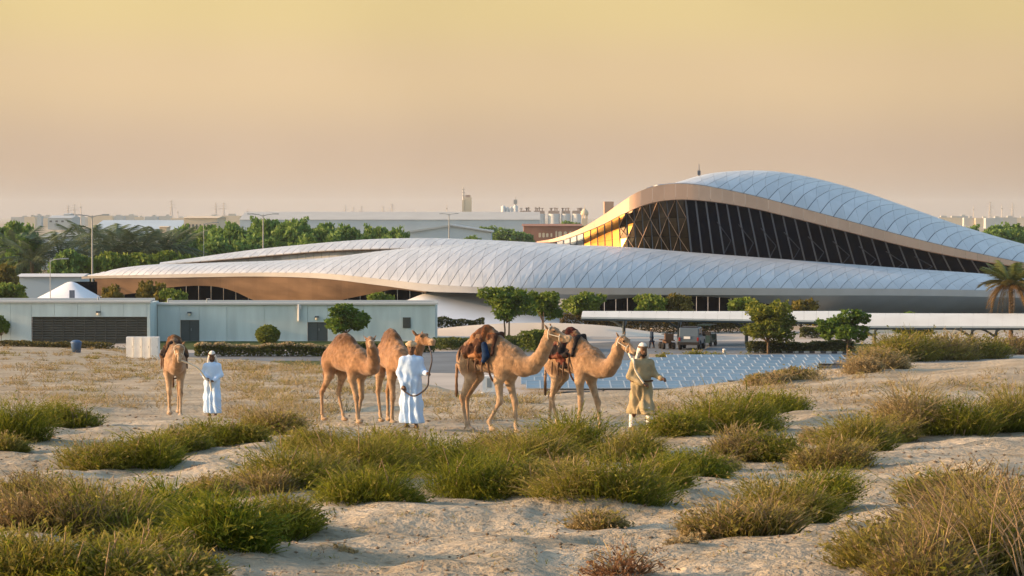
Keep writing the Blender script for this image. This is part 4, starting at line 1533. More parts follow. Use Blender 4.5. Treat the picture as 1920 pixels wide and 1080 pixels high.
# ---------------------------------------------------------------- camels
def camel_coat(name, dark, light, cream):
    m = bpy.data.materials.new(name)
    m.use_nodes = True
    t = m.node_tree
    b = t.nodes['Principled BSDF']
    b.inputs['Roughness'].default_value = 0.85
    b.inputs['Specular IOR Level'].default_value = 0.15
    b.inputs['Sheen Weight'].default_value = 0.25
    b.inputs['Sheen Roughness'].default_value = 0.5
    a = t.nodes.new('ShaderNodeAttribute'); a.attribute_name = 'tint'
    tc = t.nodes.new('ShaderNodeTexCoord')
    n = t.nodes.new('ShaderNodeTexNoise'); n.inputs['Scale'].default_value = 11; n.inputs['Detail'].default_value = 6
    t.links.new(tc.outputs['Object'], n.inputs['Vector'])
    mr = t.nodes.new('ShaderNodeMapRange')
    mr.inputs['From Min'].default_value = 0.3; mr.inputs['From Max'].default_value = 0.7
    mr.inputs['To Min'].default_value = 0.72; mr.inputs['To Max'].default_value = 1.18
    t.links.new(n.outputs[0], mr.inputs['Value'])
    sc = t.nodes.new('ShaderNodeVectorMath'); sc.operation = 'SCALE'
    t.links.new(a.outputs['Color'], sc.inputs[0]); t.links.new(mr.outputs[0], sc.inputs['Scale'])
    t.links.new(sc.outputs[0], b.inputs['Base Color'])
    mp = t.nodes.new('ShaderNodeMapping'); mp.inputs['Scale'].default_value = (60, 60, 18)
    t.links.new(tc.outputs['Object'], mp.inputs[0])
    n2 = t.nodes.new('ShaderNodeTexNoise'); n2.inputs['Scale'].default_value = 1.0; n2.inputs['Detail'].default_value = 4
    t.links.new(mp.outputs[0], n2.inputs['Vector'])
    bp = t.nodes.new('ShaderNodeBump'); bp.inputs['Distance'].default_value = 0.02; bp.inputs['Strength'].default_value = 0.8
    t.links.new(n2.outputs[0], bp.inputs['Height']); t.links.new(bp.outputs[0], b.inputs['Normal'])
    m['cols'] = [*dark, *light, *cream]
    return m

M['eye'] = mat('dark_eye', (0.012, 0.008, 0.006), 0.15, 0.6)
M['halter'] = mat('pale_rope', (0.62, 0.55, 0.43), 0.9, var=0.2, vscale=60)
M['darkrope'] = mat('dark_rope', (0.075, 0.06, 0.055), 0.9, var=0.2, vscale=60)
COATS = {
    'tan': camel_coat('coat_tan', (0.19, 0.10, 0.045), (0.37, 0.235, 0.13), (0.52, 0.39, 0.26)),
    'red': camel_coat('coat_red', (0.165, 0.075, 0.03), (0.33, 0.185, 0.092), (0.48, 0.34, 0.21)),
}

NECK = [(0.56, 0, 1.48, .25), (0.82, 0, 1.37, .195), (1.04, 0, 1.385, .16), (1.22, 0, 1.55, .135), (1.34, 0, 1.78, .118), (1.41, 0, 1.98, .105)]

def camel(pt, heading, label, coat='tan', neck=None, head=(1, 0, 0.0), legs=None, size=1.0, hump=1.0, tail=0.0, halter=True, seed=0.0, group='camels led across the sand'):
    """pt: ground point; heading: angle of the body's forward (+x local); neck: list of (x,y,z,r) points;
    head: local direction of the muzzle; legs: {fl,fr,hl,hr: (dx, lift)} swings of the foot."""
    root = empty('camel', pt, heading, label, 'camel', group)
    root.scale = (size,) * 3
    L = dict(fl=(0, 0), fr=(0, 0), hl=(0, 0), hr=(0, 0))
    L.update(legs or {})
    pr = []
    E = lambda c, r, k=0.08, rot=None: pr.append(('e', c, r, rot, k))
    C = lambda a, b, ra, rb, k=0.05: pr.append(('c', a, b, ra, rb, k))
    # trunk: deep chest, tucked belly, sloping rump, one hump
    E((0.40, 0, 1.46), (0.36, 0.235, 0.31), 0.10)
    E((0.02, 0, 1.51), (0.50, 0.29, 0.30), 0.14)
    E((-0.46, 0, 1.53), (0.34, 0.235, 0.235), 0.14)
    E((-0.66, 0, 1.46), (0.16, 0.17, 0.20), 0.10)
    E((-0.07, 0, 1.73), (0.54, 0.18, 0.27 * hump), 0.20)
    E((-0.09, 0, 1.72 + 0.24 * hump), (0.28, 0.12, 0.18 * hump), 0.20)
    E((0.44, 0, 1.62), (0.22, 0.13, 0.14), 0.14)
    E((0.32, 0, 1.16), (0.12, 0.09, 0.06), 0.08)      # chest pad
    # neck
    nk = neck or NECK
    C((0.42, 0, 1.46), nk[0][:3], .25, nk[0][3], 0.12)
    for a, b in zip(nk, nk[1:]):
        C(a[:3], b[:3], a[3], b[3], 0.10)
    # head
    top = Vector(nk[-1][:3])
    hd = Vector(head).normalized()
    ax_ = axes(hd)
    f, l, u = [Vector(q) for q in ax_]
    HS = 1.2
    at = lambda a, b, c: tuple(top + (f * a + l * b + u * c) * HS)
    E(at(0.05, 0, 0.06), (0.14, 0.095, 0.105), 0.06, ax_)
    C(at(0.10, 0, 0.045), at(0.30, 0, -0.01), 0.085, 0.062, 0.05)
    E(at(0.335, 0, -0.015), (0.075, 0.062, 0.058), 0.04, ax_)
    E(at(0.35, 0, -0.065), (0.055, 0.048, 0.036), 0.03, ax_)
    C(at(0.06, 0, -0.03), at(0.28, 0, -0.075), 0.062, 0.036, 0.04)
    for s in (-1, 1):
        E(at(0.10, s * 0.078, 0.105), (0.055, 0.028, 0.028), 0.03, ax_)   # brow
        C(at(-0.02, s * 0.085, 0.12), at(-0.06, s * 0.135, 0.185), 0.030, 0.013, 0.02)  # ear
        E(at(0.385, s * 0.03, 0.01), (0.02, 0.014, 0.012), 0.02, ax_)
    # legs
    for key, s in (('fl', 1), ('fr', -1)):
        dx, lift = L[key]
        y = s * 0.155
        foot = Vector((0.40 + dx, s * 0.135, 0.045 + lift))
        back = lift > 0.03
        fet = Vector((0.37 + dx - (0.05 if back else 0), s * 0.14, 0.17 + lift * 1.15))
        knee = Vector((0.40 + dx * 0.52 + (0.08 if back else 0.02), s * 0.15, 0.62 + (0.05 if back else 0)))
        elb = Vector((0.34 + dx * .1, y, 1.06))
        E((0.40, s * 0.185, 1.33), (0.17, 0.085, 0.27), 0.09)
        C((0.40, s * 0.17, 1.25), elb, .135, .098, 0.08)
        C(elb, knee, .095, .056, 0.05)
        E(tuple(knee), (0.062, 0.058, 0.085), 0.05)
        C(knee, fet, .050, .036, 0.04)
        E(tuple(fet), (0.045, 0.042, 0.05), 0.03)
        C(fet, foot, .040, .045, 0.03)
        E((foot.x + 0.035, foot.y, foot.z - 0.005), (0.105, 0.082, 0.05), 0.04)
    for key, s in (('hl', 1), ('hr', -1)):
        dx, lift = L[key]
        foot = Vector((-0.52 + dx, s * 0.13, 0.045 + lift))
        fet = Vector((-0.56 + dx, s * 0.135, 0.17 + lift * 1.1))
        hock = Vector((-0.64 + dx * 0.62, s * 0.145, 0.68 + lift * 0.4))
        sti = Vector((-0.40 + dx * 0.25, s * 0.165, 1.12))
        E((-0.52, s * 0.13, 1.38), (0.20, 0.105, 0.25), 0.09)
        C((-0.52, s * 0.14, 1.40), sti, .165, .115, 0.08)
        C(sti, hock, .108, .050, 0.05)
        E(tuple(hock + Vector((-0.01, 0, 0.01))), (0.058, 0.045, 0.075), 0.04)
        C(hock, fet, .046, .034, 0.04)
        E(tuple(fet), (0.043, 0.04, 0.048), 0.03)
        C(fet, foot, .038, .042, 0.03)
        E((foot.x + 0.035, foot.y, foot.z - 0.005), (0.10, 0.078, 0.048), 0.04)
    # tail
    tl = [(-0.76, 0, 1.50), (-0.85, tail * .3, 1.34), (-0.87, tail * .6, 1.12), (-0.87, tail, 0.92)]
    for a, b, ra, rb in zip(tl, tl[1:], (.05, .034, .028), (.034, .028, .030)):
        C(a, b, ra, rb, 0.04)
    E((-0.87, tail, 0.80), (.035, .035, .13), 0.04)
    V, Q = sdf_mesh(pr, 0.022, smooth=1)
    nrm_ = np.zeros_like(V)
    fn = np.cross(V[Q[:, 1]] - V[Q[:, 0]], V[Q[:, 2]] - V[Q[:, 0]])
    for k in range(4): np.add.at(nrm_, Q[:, k], fn)
    nrm_ /= np.linalg.norm(nrm_, axis=1)[:, None] + 1e-9
    shag = fbm(V[:, 0] * 13 + seed, V[:, 2] * 8 + V[:, 1] * 11, 3)
    V = V + nrm_ * (shag * (.006 + .022 * np.clip((V[:, 2] - 1.25) / .5, 0, 1)))[:, None]
    # coat colour: cream belly, legs and throat, darker hump and tail tip, mottled flank
    cm = COATS[coat]
    cols = np.array(list(cm['cols'])).reshape(3, 3)
    dark, lightc, cream = cols
    x, y, z = V.T
    n = fbm(x * 5 + 3, z * 5 + y * 4, 3)
    n2 = fbm(x * 1.7 + seed, z * 1.9 + y * 1.3, 2)
    base = lightc + (dark - lightc) * np.clip(0.34 + 0.55 * n + .55 * n2, 0, 1)[:, None]
    up_ = np.clip((z - 1.42) / .45, 0, 1) * (x < .75) * (.30 + .45 * np.clip(n2 * 1.5 + .3, 0, 1))
    base = base + (dark - base) * up_[:, None]
    wc = np.clip((0.75 - z) / 0.55, 0, 1) * 0.75
    wc = np.maximum(wc, np.clip((1.24 - z) / 0.14, 0, 1) * (np.abs(x) < 0.55) * 0.5)
    base = base + (cream - base) * wc[:, None]
    wd = np.clip((z - 1.80) / 0.18, 0, 1) * (np.abs(x + 0.1) < 0.42)
    wd = np.maximum(wd, (x < -0.78) * np.clip((1.05 - z) / 0.2, 0, 1) * (z > 0.62))
    base = base + (dark * 0.55 - base) * (0.85 * np.clip(wd + 0.4 * n * (wd > 0), 0, 1))[:, None]
    hz = np.clip(1 - np.abs((V - np.array(at(0.33, 0, -0.03))).dot(np.array(f))) / 0.14, 0, 1) * (np.linalg.norm(V - np.array(at(0.33, 0, -0.03)), axis=1) < 0.17)
    base = base + (cream - base) * (0.8 * hz)[:, None]
    me = np_mesh('body', V, Q, True, col=base)
    body = link('body', me, cm, root)
    for s in (-1, 1):
        mb = MB()
        mb.lathe([(0.0001, -.02), (.014, -.014), (.02, 0), (.014, .014), (.0001, .02)], at(0.115, s * 0.088, 0.078), 8)
        mb.build('eye', M['eye'], root)
    if halter:
        mb = MB()
        for a, r_ in ((0.22, 0.078), (0.03, 0.118)):
            mb.tube([at(a - 0.01, r_ * math.cos(q) * .98, r_ * 1.02 * math.sin(q) + (-0.018 if a > .1 else 0.03)) for q in np.linspace(0, 2 * math.pi, 17)], 0.013, 6, cap=False)
        for s in (-1, 1):
            mb.tube([at(0.21, s * 0.082, 0.0), at(0.12, s * 0.095, 0.01), at(0.03, s * 0.115, 0.03)], 0.012, 6)
        mb.build('halter', M['halter'] if halter == True else M['darkrope'], root)
    root['chin'] = list(at(0.24, 0, -0.10))
    return root

def local(root, p):
    mtx = Matrix.Translation(root.location) @ Matrix.Rotation(root.rotation_euler[2], 4, 'Z') @ Matrix.Scale(root.scale[0], 4)
    return mtx @ Vector(p)
# ---------------------------------------------------------------- people
M['skin'] = mat('skin_brown', (0.13, 0.066, 0.036), 0.55, 0.35, var=0.12, vscale=20)
M['hairblack'] = mat('hair_black', (0.02, 0.015, 0.012), 0.7, 0.3)
M['robe_white'] = mat('robe_pale', (0.50, 0.66, 0.88), 0.9, 0.1, var=0.04, vscale=4, bump=0.02, bscale=9)
M['robe_khaki'] = mat('robe_khaki', (0.33, 0.27, 0.165), 0.9, 0.1, var=0.15, vscale=5, bump=0.02, bscale=9)
M['scarf_white'] = mat('scarf_white', (0.66, 0.62, 0.56), 0.9, 0.1, var=0.25, vscale=26)
M['scarf_band'] = mat('scarf_band_brown', (0.16, 0.11, 0.08), 0.9, 0.1, var=0.3, vscale=30)
M['turban'] = mat('turban_beige', (0.47, 0.34, 0.21), 0.9, 0.1, var=0.3, vscale=18)
M['leather'] = mat('leather_brown', (0.10, 0.05, 0.025), 0.6, 0.4)
M['leggings'] = mat('leggings_white', (0.75, 0.75, 0.76), 0.9, 0.1)

def hand_prims(C, E, w, d, up, curl=0.7, s=1):
    """palm, four unequal bent fingers and a thumb; w wrist, d direction of the hand, up back-of-hand normal"""
    d = Vector(d).normalized(); up = Vector(up)
    side = d.cross(up).normalized(); up = side.cross(d).normalized()
    w = Vector(w)
    C(tuple(w), tuple(w + d * .085), .026, .034, 0.02)
    C(tuple(w + d * .06 - side * .025), tuple(w + d * .09 + side * .028), .018, .018, 0.015)
    for i, (o, ln) in enumerate(((-.030, .065), (-.010, .078), (.011, .072), (.030, .055))):
        a = w + d * .092 + side * o
        q = d * math.cos(curl) - up * math.sin(curl)
        b = a + q * ln * .5
        q2 = d * math.cos(curl * 2.2) - up * math.sin(curl * 2.2)
        e = b + q2 * ln * .5
        C(tuple(a), tuple(b), .0105, .0095, 0.006)
        C(tuple(b), tuple(e), .0095, .008, 0.006)
    a = w + d * .03 - side * .028 * s
    b = a + (d * .6 - side * .7 * s - up * .3).normalized() * .04
    C(tuple(a), tuple(b), .013, .011, 0.01)
    C(tuple(b), tuple(b + (d * .9 - up * .5).normalized() * .03), .011, .009, 0.006)

def person(pt, heading, label, arms, robe='robe_white', head=(1, 0, -.1), lean=0.0, feet=((0.08, 0.0), (-0.08, 0.0)), hem=0.10, style='scarf', size=1.0, group=None, beard=True, flare=1.0, belt=False, tunic=None):
    """arms: {+1/-1: (elbow, wrist, hand direction)} in body space (x forward, y left, z up), height 1.75 m"""
    root = empty('person', pt, heading, label, 'man', group)
    root.scale = (size,) * 3
    pr = []
    E = lambda c, r, k=0.05, rot=None: pr.append(('e', c, r, rot, k))
    C = lambda a, b, ra, rb, k=0.03: pr.append(('c', a, b, ra, rb, k))
    sh = lambda p: (p[0] + lean * max(p[2] - .9, 0), p[1], p[2])
    hips = (0, 0, .98)
    E(hips, (.115, .165, .14)); E(sh((0, 0, 1.22)), (.115, .165, .22)); E(sh((0, 0, 1.38)), (.10, .17, .10))
    C(sh((0, 0, 1.42)), sh((.01, 0, 1.56)), .062, .054, .04)
    hc = Vector(sh((.015, 0, 1.645)))
    hx = axes(head)
    f, l, u = [Vector(q) for q in hx]
    at = lambda a, b, c: tuple(hc + f * a + l * b + u * c)
    E(at(-.005, 0, .01), (.098, .077, .112), .03, hx)
    E(at(.035, 0, -.065), (.058, .055, .052), .03, hx)
    C(at(.088, 0, .015), at(.112, 0, -.018), .012, .018, .015)
    E(at(.088, 0, -.055), (.016, .028, .010), .01, hx)
    E(at(.07, 0, .045), (.03, .06, .014), .02, hx)
    for s in (-1, 1):
        E(at(-.005, s * .080, -.005), (.022, .012, .032), .01, hx)
    for s in (-1, 1):
        el, wr, hd = arms[s]
        so = sh((0, s * .160, 1.385))
        E(so, (.062, .062, .062), .05)
        C(so, el, .052, .042, .03)
        C(el, wr, .041, .028, .03)
        hand_prims(C, E, wr, hd, (0, s * .3, 1), s=s)
        fx, lift = feet[0 if s == 1 else 1]
        kn = (fx * .55 + .03 + lift * .4, s * .095, .52)
        an = (fx - .02 - lift * .3, s * .095, .085 + lift)
        C((0, s * .09, .93), kn, .088, .056, .04)
        C(kn, an, .056, .038, .03)
        C((an[0] - .02, an[1], an[2] - .05), (an[0] + .10, an[1] + s * .012, .038 + lift), .032, .034, .03)
        C((an[0] + .10, an[1] + s * .012, .038 + lift), (an[0] + .17, an[1] + s * .015, .03 + lift), .034, .026, .02)
    V, Q = sdf_mesh(pr, 0.011, smooth=1)
    link('body', np_mesh('body', V, Q, True), M['skin'], root)
    for s in (-1, 1):
        mb = MB()
        mb.lathe([(0.0001, -.011), (.009, -.007), (.012, 0), (.009, .007), (.0001, .011)], at(.088, s * .032, .022), 8)
        mb.build('eye', M['eye'], root)
    # robe: one long garment with sleeves, folds deepening towards the hem
    pr2 = []
    E2 = lambda c, r, k=0.06: pr2.append(('e', c, r, None, k))
    C2 = lambda a, b, ra, rb, k=0.06: pr2.append(('c', a, b, ra, rb, k))
    E2(sh((0, 0, 1.345)), (.125, .185, .125)); C2(sh((0, .05, 1.44)), sh((0, .16, 1.385)), .05, .06); C2(sh((0, -.05, 1.44)), sh((0, -.16, 1.385)), .05, .06); E2(sh((0, 0, 1.18)), (.145, .205, .22)); E2((.0, 0, .96), (.155, .205, .18))
    f0, f1 = feet[0][0], feet[1][0]
    for s, fx in ((1, f0), (-1, f1)):
        C2((0, s * .075, .95), (fx * .5, s * .085, .5), .135, .135 * flare)
        C2((fx * .5, s * .085, .5), (fx * .85, s * .085, hem), .135 * flare, .155 * flare)
        C2((fx * .5, 0, .5), ((f0 + f1) * .3, 0, hem), .12, .15 * flare)
    for s in (-1, 1):
        el, wr, hd = arms[s]
        el, wr = Vector(el), Vector(wr)
        E2(sh((0, s * .168, 1.385)), (.080, .080, .080), .05)
        C2(sh((0, s * .165, 1.375)), tuple(el), .074, .064, .05)
        C2(tuple(el), tuple(el.lerp(wr, .93)), .060, .054, .04)
    C2(sh((0, 0, 1.44)), sh((.005, 0, 1.475)), .075, .062, .03)
    def folds(V):
        x, y, z = V.T
        a = np.arctan2(y, x)
        kk = np.clip((1.15 - z) / .95, 0, 1)
        d = .034 * kk * np.sin(a * 9 + 2.2 * np.sin(z * 3.1) + 1.3) + .012 * np.clip((1.4 - z) / .6, 0, 1) * np.sin(a * 5 + z * 17)
        r = np.hypot(x, y) + 1e-6
        side = np.clip(1 - np.maximum(np.abs(y) - .24, 0) / .05, 0, 1)
        V = V.copy()
        V[:, 0] += d * x / r * side; V[:, 1] += d * y / r * side
        return V
    V, Q = sdf_mesh(pr2, 0.016, zmin=hem, smooth=2, disp=folds)
    link('robe', np_mesh('robe', V, Q, True), M[robe], root)
    if tunic:
        pr4 = []
        pr4.append(('e', sh((0, 0, 1.34)), (.15, .225, .14), None, .05))
        pr4.append(('c', sh((0, 0, 1.25)), (.02, 0, .80), .19, .235, .05))
        pr4.append(('c', (.02, .05, .80), (.03, .06, .62), .20, .20, .05))
        V, Q = sdf_mesh(pr4, 0.015, zmin=.62, smooth=2, disp=folds)
        link('tunic', np_mesh('tunic', V, Q, True), M[tunic], root)
    if belt:
        mb = MB()
        mb.tube([(sh((.165 * math.cos(q), .225 * math.sin(q), 1.03))) for q in np.linspace(0, 2 * math.pi, 25)], .02, 6, cap=False)
        mb.build('belt', M['leather'], root)
    # headgear
    pr3 = []
    if style == 'scarf':
        pr3.append(('e', at(-.02, 0, .05), (.112, .094, .105), hx, .03))
        pr3.append(('e', at(-.055, 0, -.04), (.075, .10, .13), hx, .04))
        for s in (-1, 1):
            pr3.append(('c', at(-.03, s * .085, 0), at(-.03, s * .115, -.20), .026, .04, .04))
        pr3.append(('c', at(-.08, 0, 0), at(-.115, 0, -.30), .07, .10, .04))
    else:
        pr3.append(('e', at(-.012, 0, .065), (.115, .098, .080), hx, .03))
        for q in np.linspace(0, 2 * math.pi, 10)[:-1]:
            a0 = at(.108 * math.cos(q) - .012, .092 * math.sin(q), .05 + .02 * math.sin(q * 1.5))
            a1 = at(.108 * math.cos(q + .7) - .012, .092 * math.sin(q + .7), .075)
            pr3.append(('c', a0, a1, .026, .026, .02))
    V, Q = sdf_mesh(pr3, 0.01, smooth=1)
    # keep the face open
    rel = (V - np.array(hc)) @ np.array([list(f), list(l), list(u)]).T
    if style == 'scarf':
        k = (rel[:, 0] > .045) & (rel[:, 2] < .05)
        V[k] = V[k] - np.outer(np.minimum(rel[k, 0] - .045, .1), np.array(f))
    link('headscarf' if style == 'scarf' else 'turban', np_mesh('headgear', V, Q, True), M['scarf_white' if style == 'scarf' else 'turban'], root)
    if style == 'scarf':
        for zz in (.075, .055):
            mb = MB()
            mb.tube([at(-.02 + .108 * math.cos(q), .093 * math.sin(q), zz + .012 * math.cos(q)) for q in np.linspace(0, 2 * math.pi, 25)], .011, 6, cap=False)
            mb.build('head_cord', M['scarf_band'], root)
    if beard:
        V, Q = sdf_mesh([('e', at(.045, 0, -.088), (.052, .056, .042), hx, .02), ('c', at(.02, .062, -.03), at(.05, .045, -.085), .018, .025, .02), ('c', at(.02, -.062, -.03), at(.05, -.045, -.085), .018, .025, .02)], 0.008)
        link('beard', np_mesh('beard', V, Q, True), M['hairblack'], root)
    for s in (-1, 1):
        fx, lift = feet[0 if s == 1 else 1]
        mb = MB()
        an = (fx - .02 - lift * .3, s * .095, lift)
        mb.box((an[0] + .055, an[1] + s * .01, lift + .008), (.26, .09, .016))
        mb.tube([(an[0] + .10, an[1] - s * .0 - .045, lift + .02), (an[0] + .09, an[1] + s * .01, lift + .082), (an[0] + .10, an[1] + .062, lift + .02)], .012, 5)
        mb.build('sandal', M['leather'], root)
    return root

def rope(name, pts, rad, m, label, cat='rope', n=24, sag=0.0):
    pts = [Vector(p) for p in pts]
    # Catmull-Rom through the points
    q = [pts[0]] + pts + [pts[-1]]
    out = []
    for i in range(1, len(q) - 2):
        for t in np.linspace(0, 1, n, endpoint=False):
            a, b, c, d = q[i - 1], q[i], q[i + 1], q[i + 2]
            out.append(0.5 * ((2 * b) + (c - a) * t + (2 * a - 5 * b + 4 * c - d) * t * t + (3 * b - a - 3 * c + d) * t**3))
    out.append(pts[-1])
    mb = MB()
    mb.tube(out, rad, 6)
    o = mb.build(name, m)
    return tag(o, label, cat)
# ---------------------------------------------------------------- mid distance trees
DKG = (.030, .055, .010); MDG = (.075, .115, .022); OLV = (.14, .15, .03); GRY = (.055, .075, .04)
T_round = tree_meshes('round', 4.2, 3.9, 3.1, 1.3, 5200, .20, (.048, .098, .012), (.150, .240, .028), 11, nl=16, trunk_r=.10)
T_tall = tree_meshes('tall', 4.8, 4.3, 3.9, 1.2, 6500, .20, (.075, .105, .012), (.220, .240, .032), 12, nl=18, trunk_r=.12)
T_umb = tree_meshes('umbrella', 4.6, 4.6, 2.9, 1.7, 6000, .20, (.055, .110, .012), (.185, .250, .032), 13, nl=18, trunk_r=.09, multi=2)
T_low = tree_meshes('low', 3.2, 4.4, 2.4, .9, 4200, .22, (.078, .135, .018), (.210, .270, .042), 14, nl=14, trunk_r=.09)
T_ball = tree_meshes('ball', 1.5, 1.8, 1.3, .3, 3000, .11, (.060, .095, .012), (.150, .180, .022), 15, nl=1, trunk_r=.07, flat=1.0)
T_scrub = tree_meshes('scrub', 2.4, 3.6, 2.1, .5, 3600, .20, (.095, .085, .014), (.200, .165, .030), 16, nl=14, trunk_r=.08)
T_far = [tree_meshes('far%d' % i, 9.5, 9.0, 8.4, 2.0, 5600, .50, (.080, .155, .036), (.205, .315, .075), 20 + i, nl=20, trunk_r=.2) for i in range(3)]

def mid_tree(meshes, H0, W0, px, pyb, wpx, hpx, label, Y=None, group=None, cat='tree', name='tree', rz=0.0, zb=None):
    """a tree whose trunk foot shows at (px, pyb), crown wpx wide, total hpx tall"""
    if Y is None:
        p = gz(px, pyb)
    else:
        p = P(px, pyb, Y)
        hpx = hpx + (P(px, pyb, Y).z - 0.0) / Y * F if zb is None else hpx
        p.z = 0.0
    s = p.y / F
    return plant_tree(meshes, p, label, group, (wpx * s / W0, wpx * s / W0, hpx * s / H0), rz, cat, name)

mid_tree(T_umb, 4.6, 4.4, 950, 637, 98, 100, 'tall double stemmed green tree behind the blue patched saddled camel')
mid_tree(T_umb, 4.6, 4.4, 1018, 632, 66, 87, 'slimmer green tree touching the right side of the double stemmed one', rz=2.0)
mid_tree(T_round, 4.2, 3.7, 646, 650, 88, 84, 'round crowned dark green tree standing before the grey service building')
mid_tree(T_tall, 4.8, 4.0, 1440, 664, 92, 101, 'large olive green tree in front of the white parking canopy', rz=1.0)
mid_tree(T_round, 4.2, 3.7, 1590, 668, 92, 91, 'bushy bright green tree at the joint between the two white canopies', rz=2.2)
mid_tree(T_round, 4.2, 3.7, 1708, 655, 76, 73, 'green tree rising behind the olive shrubs under the right hand canopy', rz=4.0)
mid_tree(T_ball, 1.5, 1.8, 502, 652, 46, 43, 'clipped ball shaped topiary bush before the grey wall', cat='topiary', name='topiary_bush')
for i, (px, top, w_, sc_, lab) in enumerate([
        (1098, 547, 78, T_low, 'spreading green tree behind the left tip of the white canopy'),
        (1218, 551, 66, T_low, 'green tree before the dark glazing, left one of the close pair'),
        (1280, 554, 60, T_scrub, 'olive yellow tree before the dark glazing, right one of the close pair'),
        (1398, 557, 66, T_low, 'pale green tree top showing above the white canopy behind the olive tree'),
        (1502, 563, 56, T_scrub, 'low olive tree top above the canopy right of the large olive tree')]):
    H0 = 3.2 if sc_ is T_low else 2.4
    W0 = 4.0 if sc_ is T_low else 3.2
    yy = 222.0
    h_ = P(px, top, yy).z
    s = yy / F
    plant_tree(sc_, (XP(px, yy), yy, 0), lab, 'trees along the building front', (w_ * s / W0, w_ * s / W0, h_ / H0), i * 1.3)
for i, (px, top, w_, m_, yy, lab) in enumerate([
        (203, 538, 48, T_scrub, 228, 'olive bush left of the arch in the copper wall, next to the dark opening'),
        (276, 531, 66, T_scrub, 228, 'widest olive bush before the left end of the copper wall'),
        (322, 541, 52, T_low, 226, 'green bush at the left foot of the copper arch'),
        (712, 548, 54, T_low, 224, 'bright green bush beyond the roof of the service building'),
        (10, 498, 80, T_scrub, 262, 'yellowish tree at the left edge of the photo'),
        (8, 530, 90, T_low, 240, 'dark green shrubs at the left edge behind the service building roof')]):
    H0 = 3.2 if m_ is T_low else 2.4
    W0 = 4.0 if m_ is T_low else 3.2
    s = yy / F
    plant_tree(m_, (XP(px, yy), yy, 0), lab, 'bushes before the copper wall' if i < 4 else None, (w_ * s / W0, w_ * s / W0, P(px, top, yy).z / H0), i * .9, 'bush', 'bush')
mid_tree(T_round, 4.2, 3.7, 2, 645, 30, 56, 'small dark green tree cut by the left edge, before the grey wall')

# hedges: clipped masses of small leaves
def hedge(pix0, pix1, hgt, dep_, label, c1, c2, n, leaf=.12, top=None, z=0.0):
    a, b = gz(*pix0), gz(*pix1)
    root = empty('hedge', (a.x, a.y, z), math.atan2(b.y - a.y, b.x - a.x), label, 'hedge')
    L = (b - a).length
    g = np.random.default_rng(int(pix0[0] * 3 + pix0[1]))
    u = g.uniform(0, L, n); v = g.uniform(-dep_ / 2, dep_ / 2, n); t = g.uniform(0, 1, n) ** .6
    hh = hgt * (1 + .10 * np.sin(u * 1.1) + .06 * np.sin(u * 3.7))
    Pn = np.stack([u, v, t * hh], -1)
    cols = np.array(c1) + (np.array(c2) - np.array(c1)) * g.uniform(0, 1, (n, 1))
    if top is not None:
        k = t > .80
        cols[k] = np.where(g.uniform(0, 1, (k.sum(), 1)) < .75, np.array(top), cols[k])
    V, Fc, cc = leaf_quads(Pn, leaf, cols, seed=3)
    link('foliage', np_mesh('foliage', V, Fc, False, col=cc), M['leaf'], root)
    mb = MB()
    for k in range(max(3, int(L / 2.5))):
        mb.tube([(L * (k + .5) / max(3, int(L / 2.5)), 0, -.05), (L * (k + .5) / max(3, int(L / 2.5)), .05, hgt * .7)], .03, 4)
    mb.build('stem', M['bark'], root)
hedge((366, 668), (640, 668), .95, 1.2, 'long clipped green hedge with a pale flowering top before the grey building', (.050, .062, .010), (.13, .135, .02), 9000, top=(.42, .33, .19))
hedge((0, 652), (210, 655), .55, 1.4, 'low unkempt olive hedge in front of the brown louvre', (.065, .065, .015), (.17, .14, .04), 4200)
hedge((640, 662), (815, 660), .75, 1.2, 'low green hedge joining the service building to the cream wall', (.045, .070, .012), (.11, .13, .025), 5000)
hedge((812, 656), (1012, 650), .85, 2.6, 'wide low green hedge in front of the cream retaining wall', (.045, .070, .012), (.11, .13, .025), 6500)
hedge((790, 625), (908, 625), 1.38, 1.0, 'dark green hedge along the foot of the white swelling wall', (.022, .035, .010), (.07, .085, .02), 3600)
hedge((1050, 625), (1265, 626), 1.6, 1.2, 'brownish dry hedge beneath the left tip of the white canopy', (.050, .042, .014), (.15, .11, .035), 6000)
hedge((1262, 623), (1430, 624), 1.25, 1.4, 'brown and green hedge behind the parked jeep', (.055, .045, .016), (.15, .13, .035), 6000)
hedge((1402, 662), (1600, 660), .85, 1.4, 'dark green roadside hedge between the olive tree and the kerb', (.030, .042, .012), (.085, .095, .022), 6500)
hedge((1500, 634), (1560, 634), .9, 1.0, 'short green hedge block behind the curved steel arm', (.04, .05, .014), (.11, .12, .03), 2200)
hedge((985, 660), (1050, 655), 1.5, 1.6, 'leafy green bush seen over the neck of the saddled camel', (.055, .090, .012), (.16, .20, .03), 3200, leaf=.16)
hedge((20, 560), (78, 558), .9, 2.0, 'short green hedge beyond the service building roof at the left', (.045, .07, .018), (.10, .13, .03), 2000)

for i, (px, py, w_, h_, lab) in enumerate([(1250, 676, 34, 15, 'leftmost small yellow green shrub beside the solar panels'),
        (1306, 676, 44, 20, 'yellow flowering shrub at the edge of the solar panels before the jeep'),
        (1338, 677, 36, 16, 'olive shrub between the yellow shrub and the white bollard'),
        (1404, 677, 22, 15, 'small yellow shrub right of the white bollard')]):
    shrub(px, py, w_, h_, 'yellow', lab, at=gz(px, py), n=900, group='yellow shrubs by the solar panels', twigs=False)

# bollard
p = gz(1358, 676)
mb = MB(); mb.lathe([(.12, 0), (.12, .75), (.14, .76), (.14, .86), (.0001, .90)], (p.x, p.y, 0), 10)
tag(mb.build('bollard', M['white']), 'white bollard between the small yellow shrubs', 'bollard')

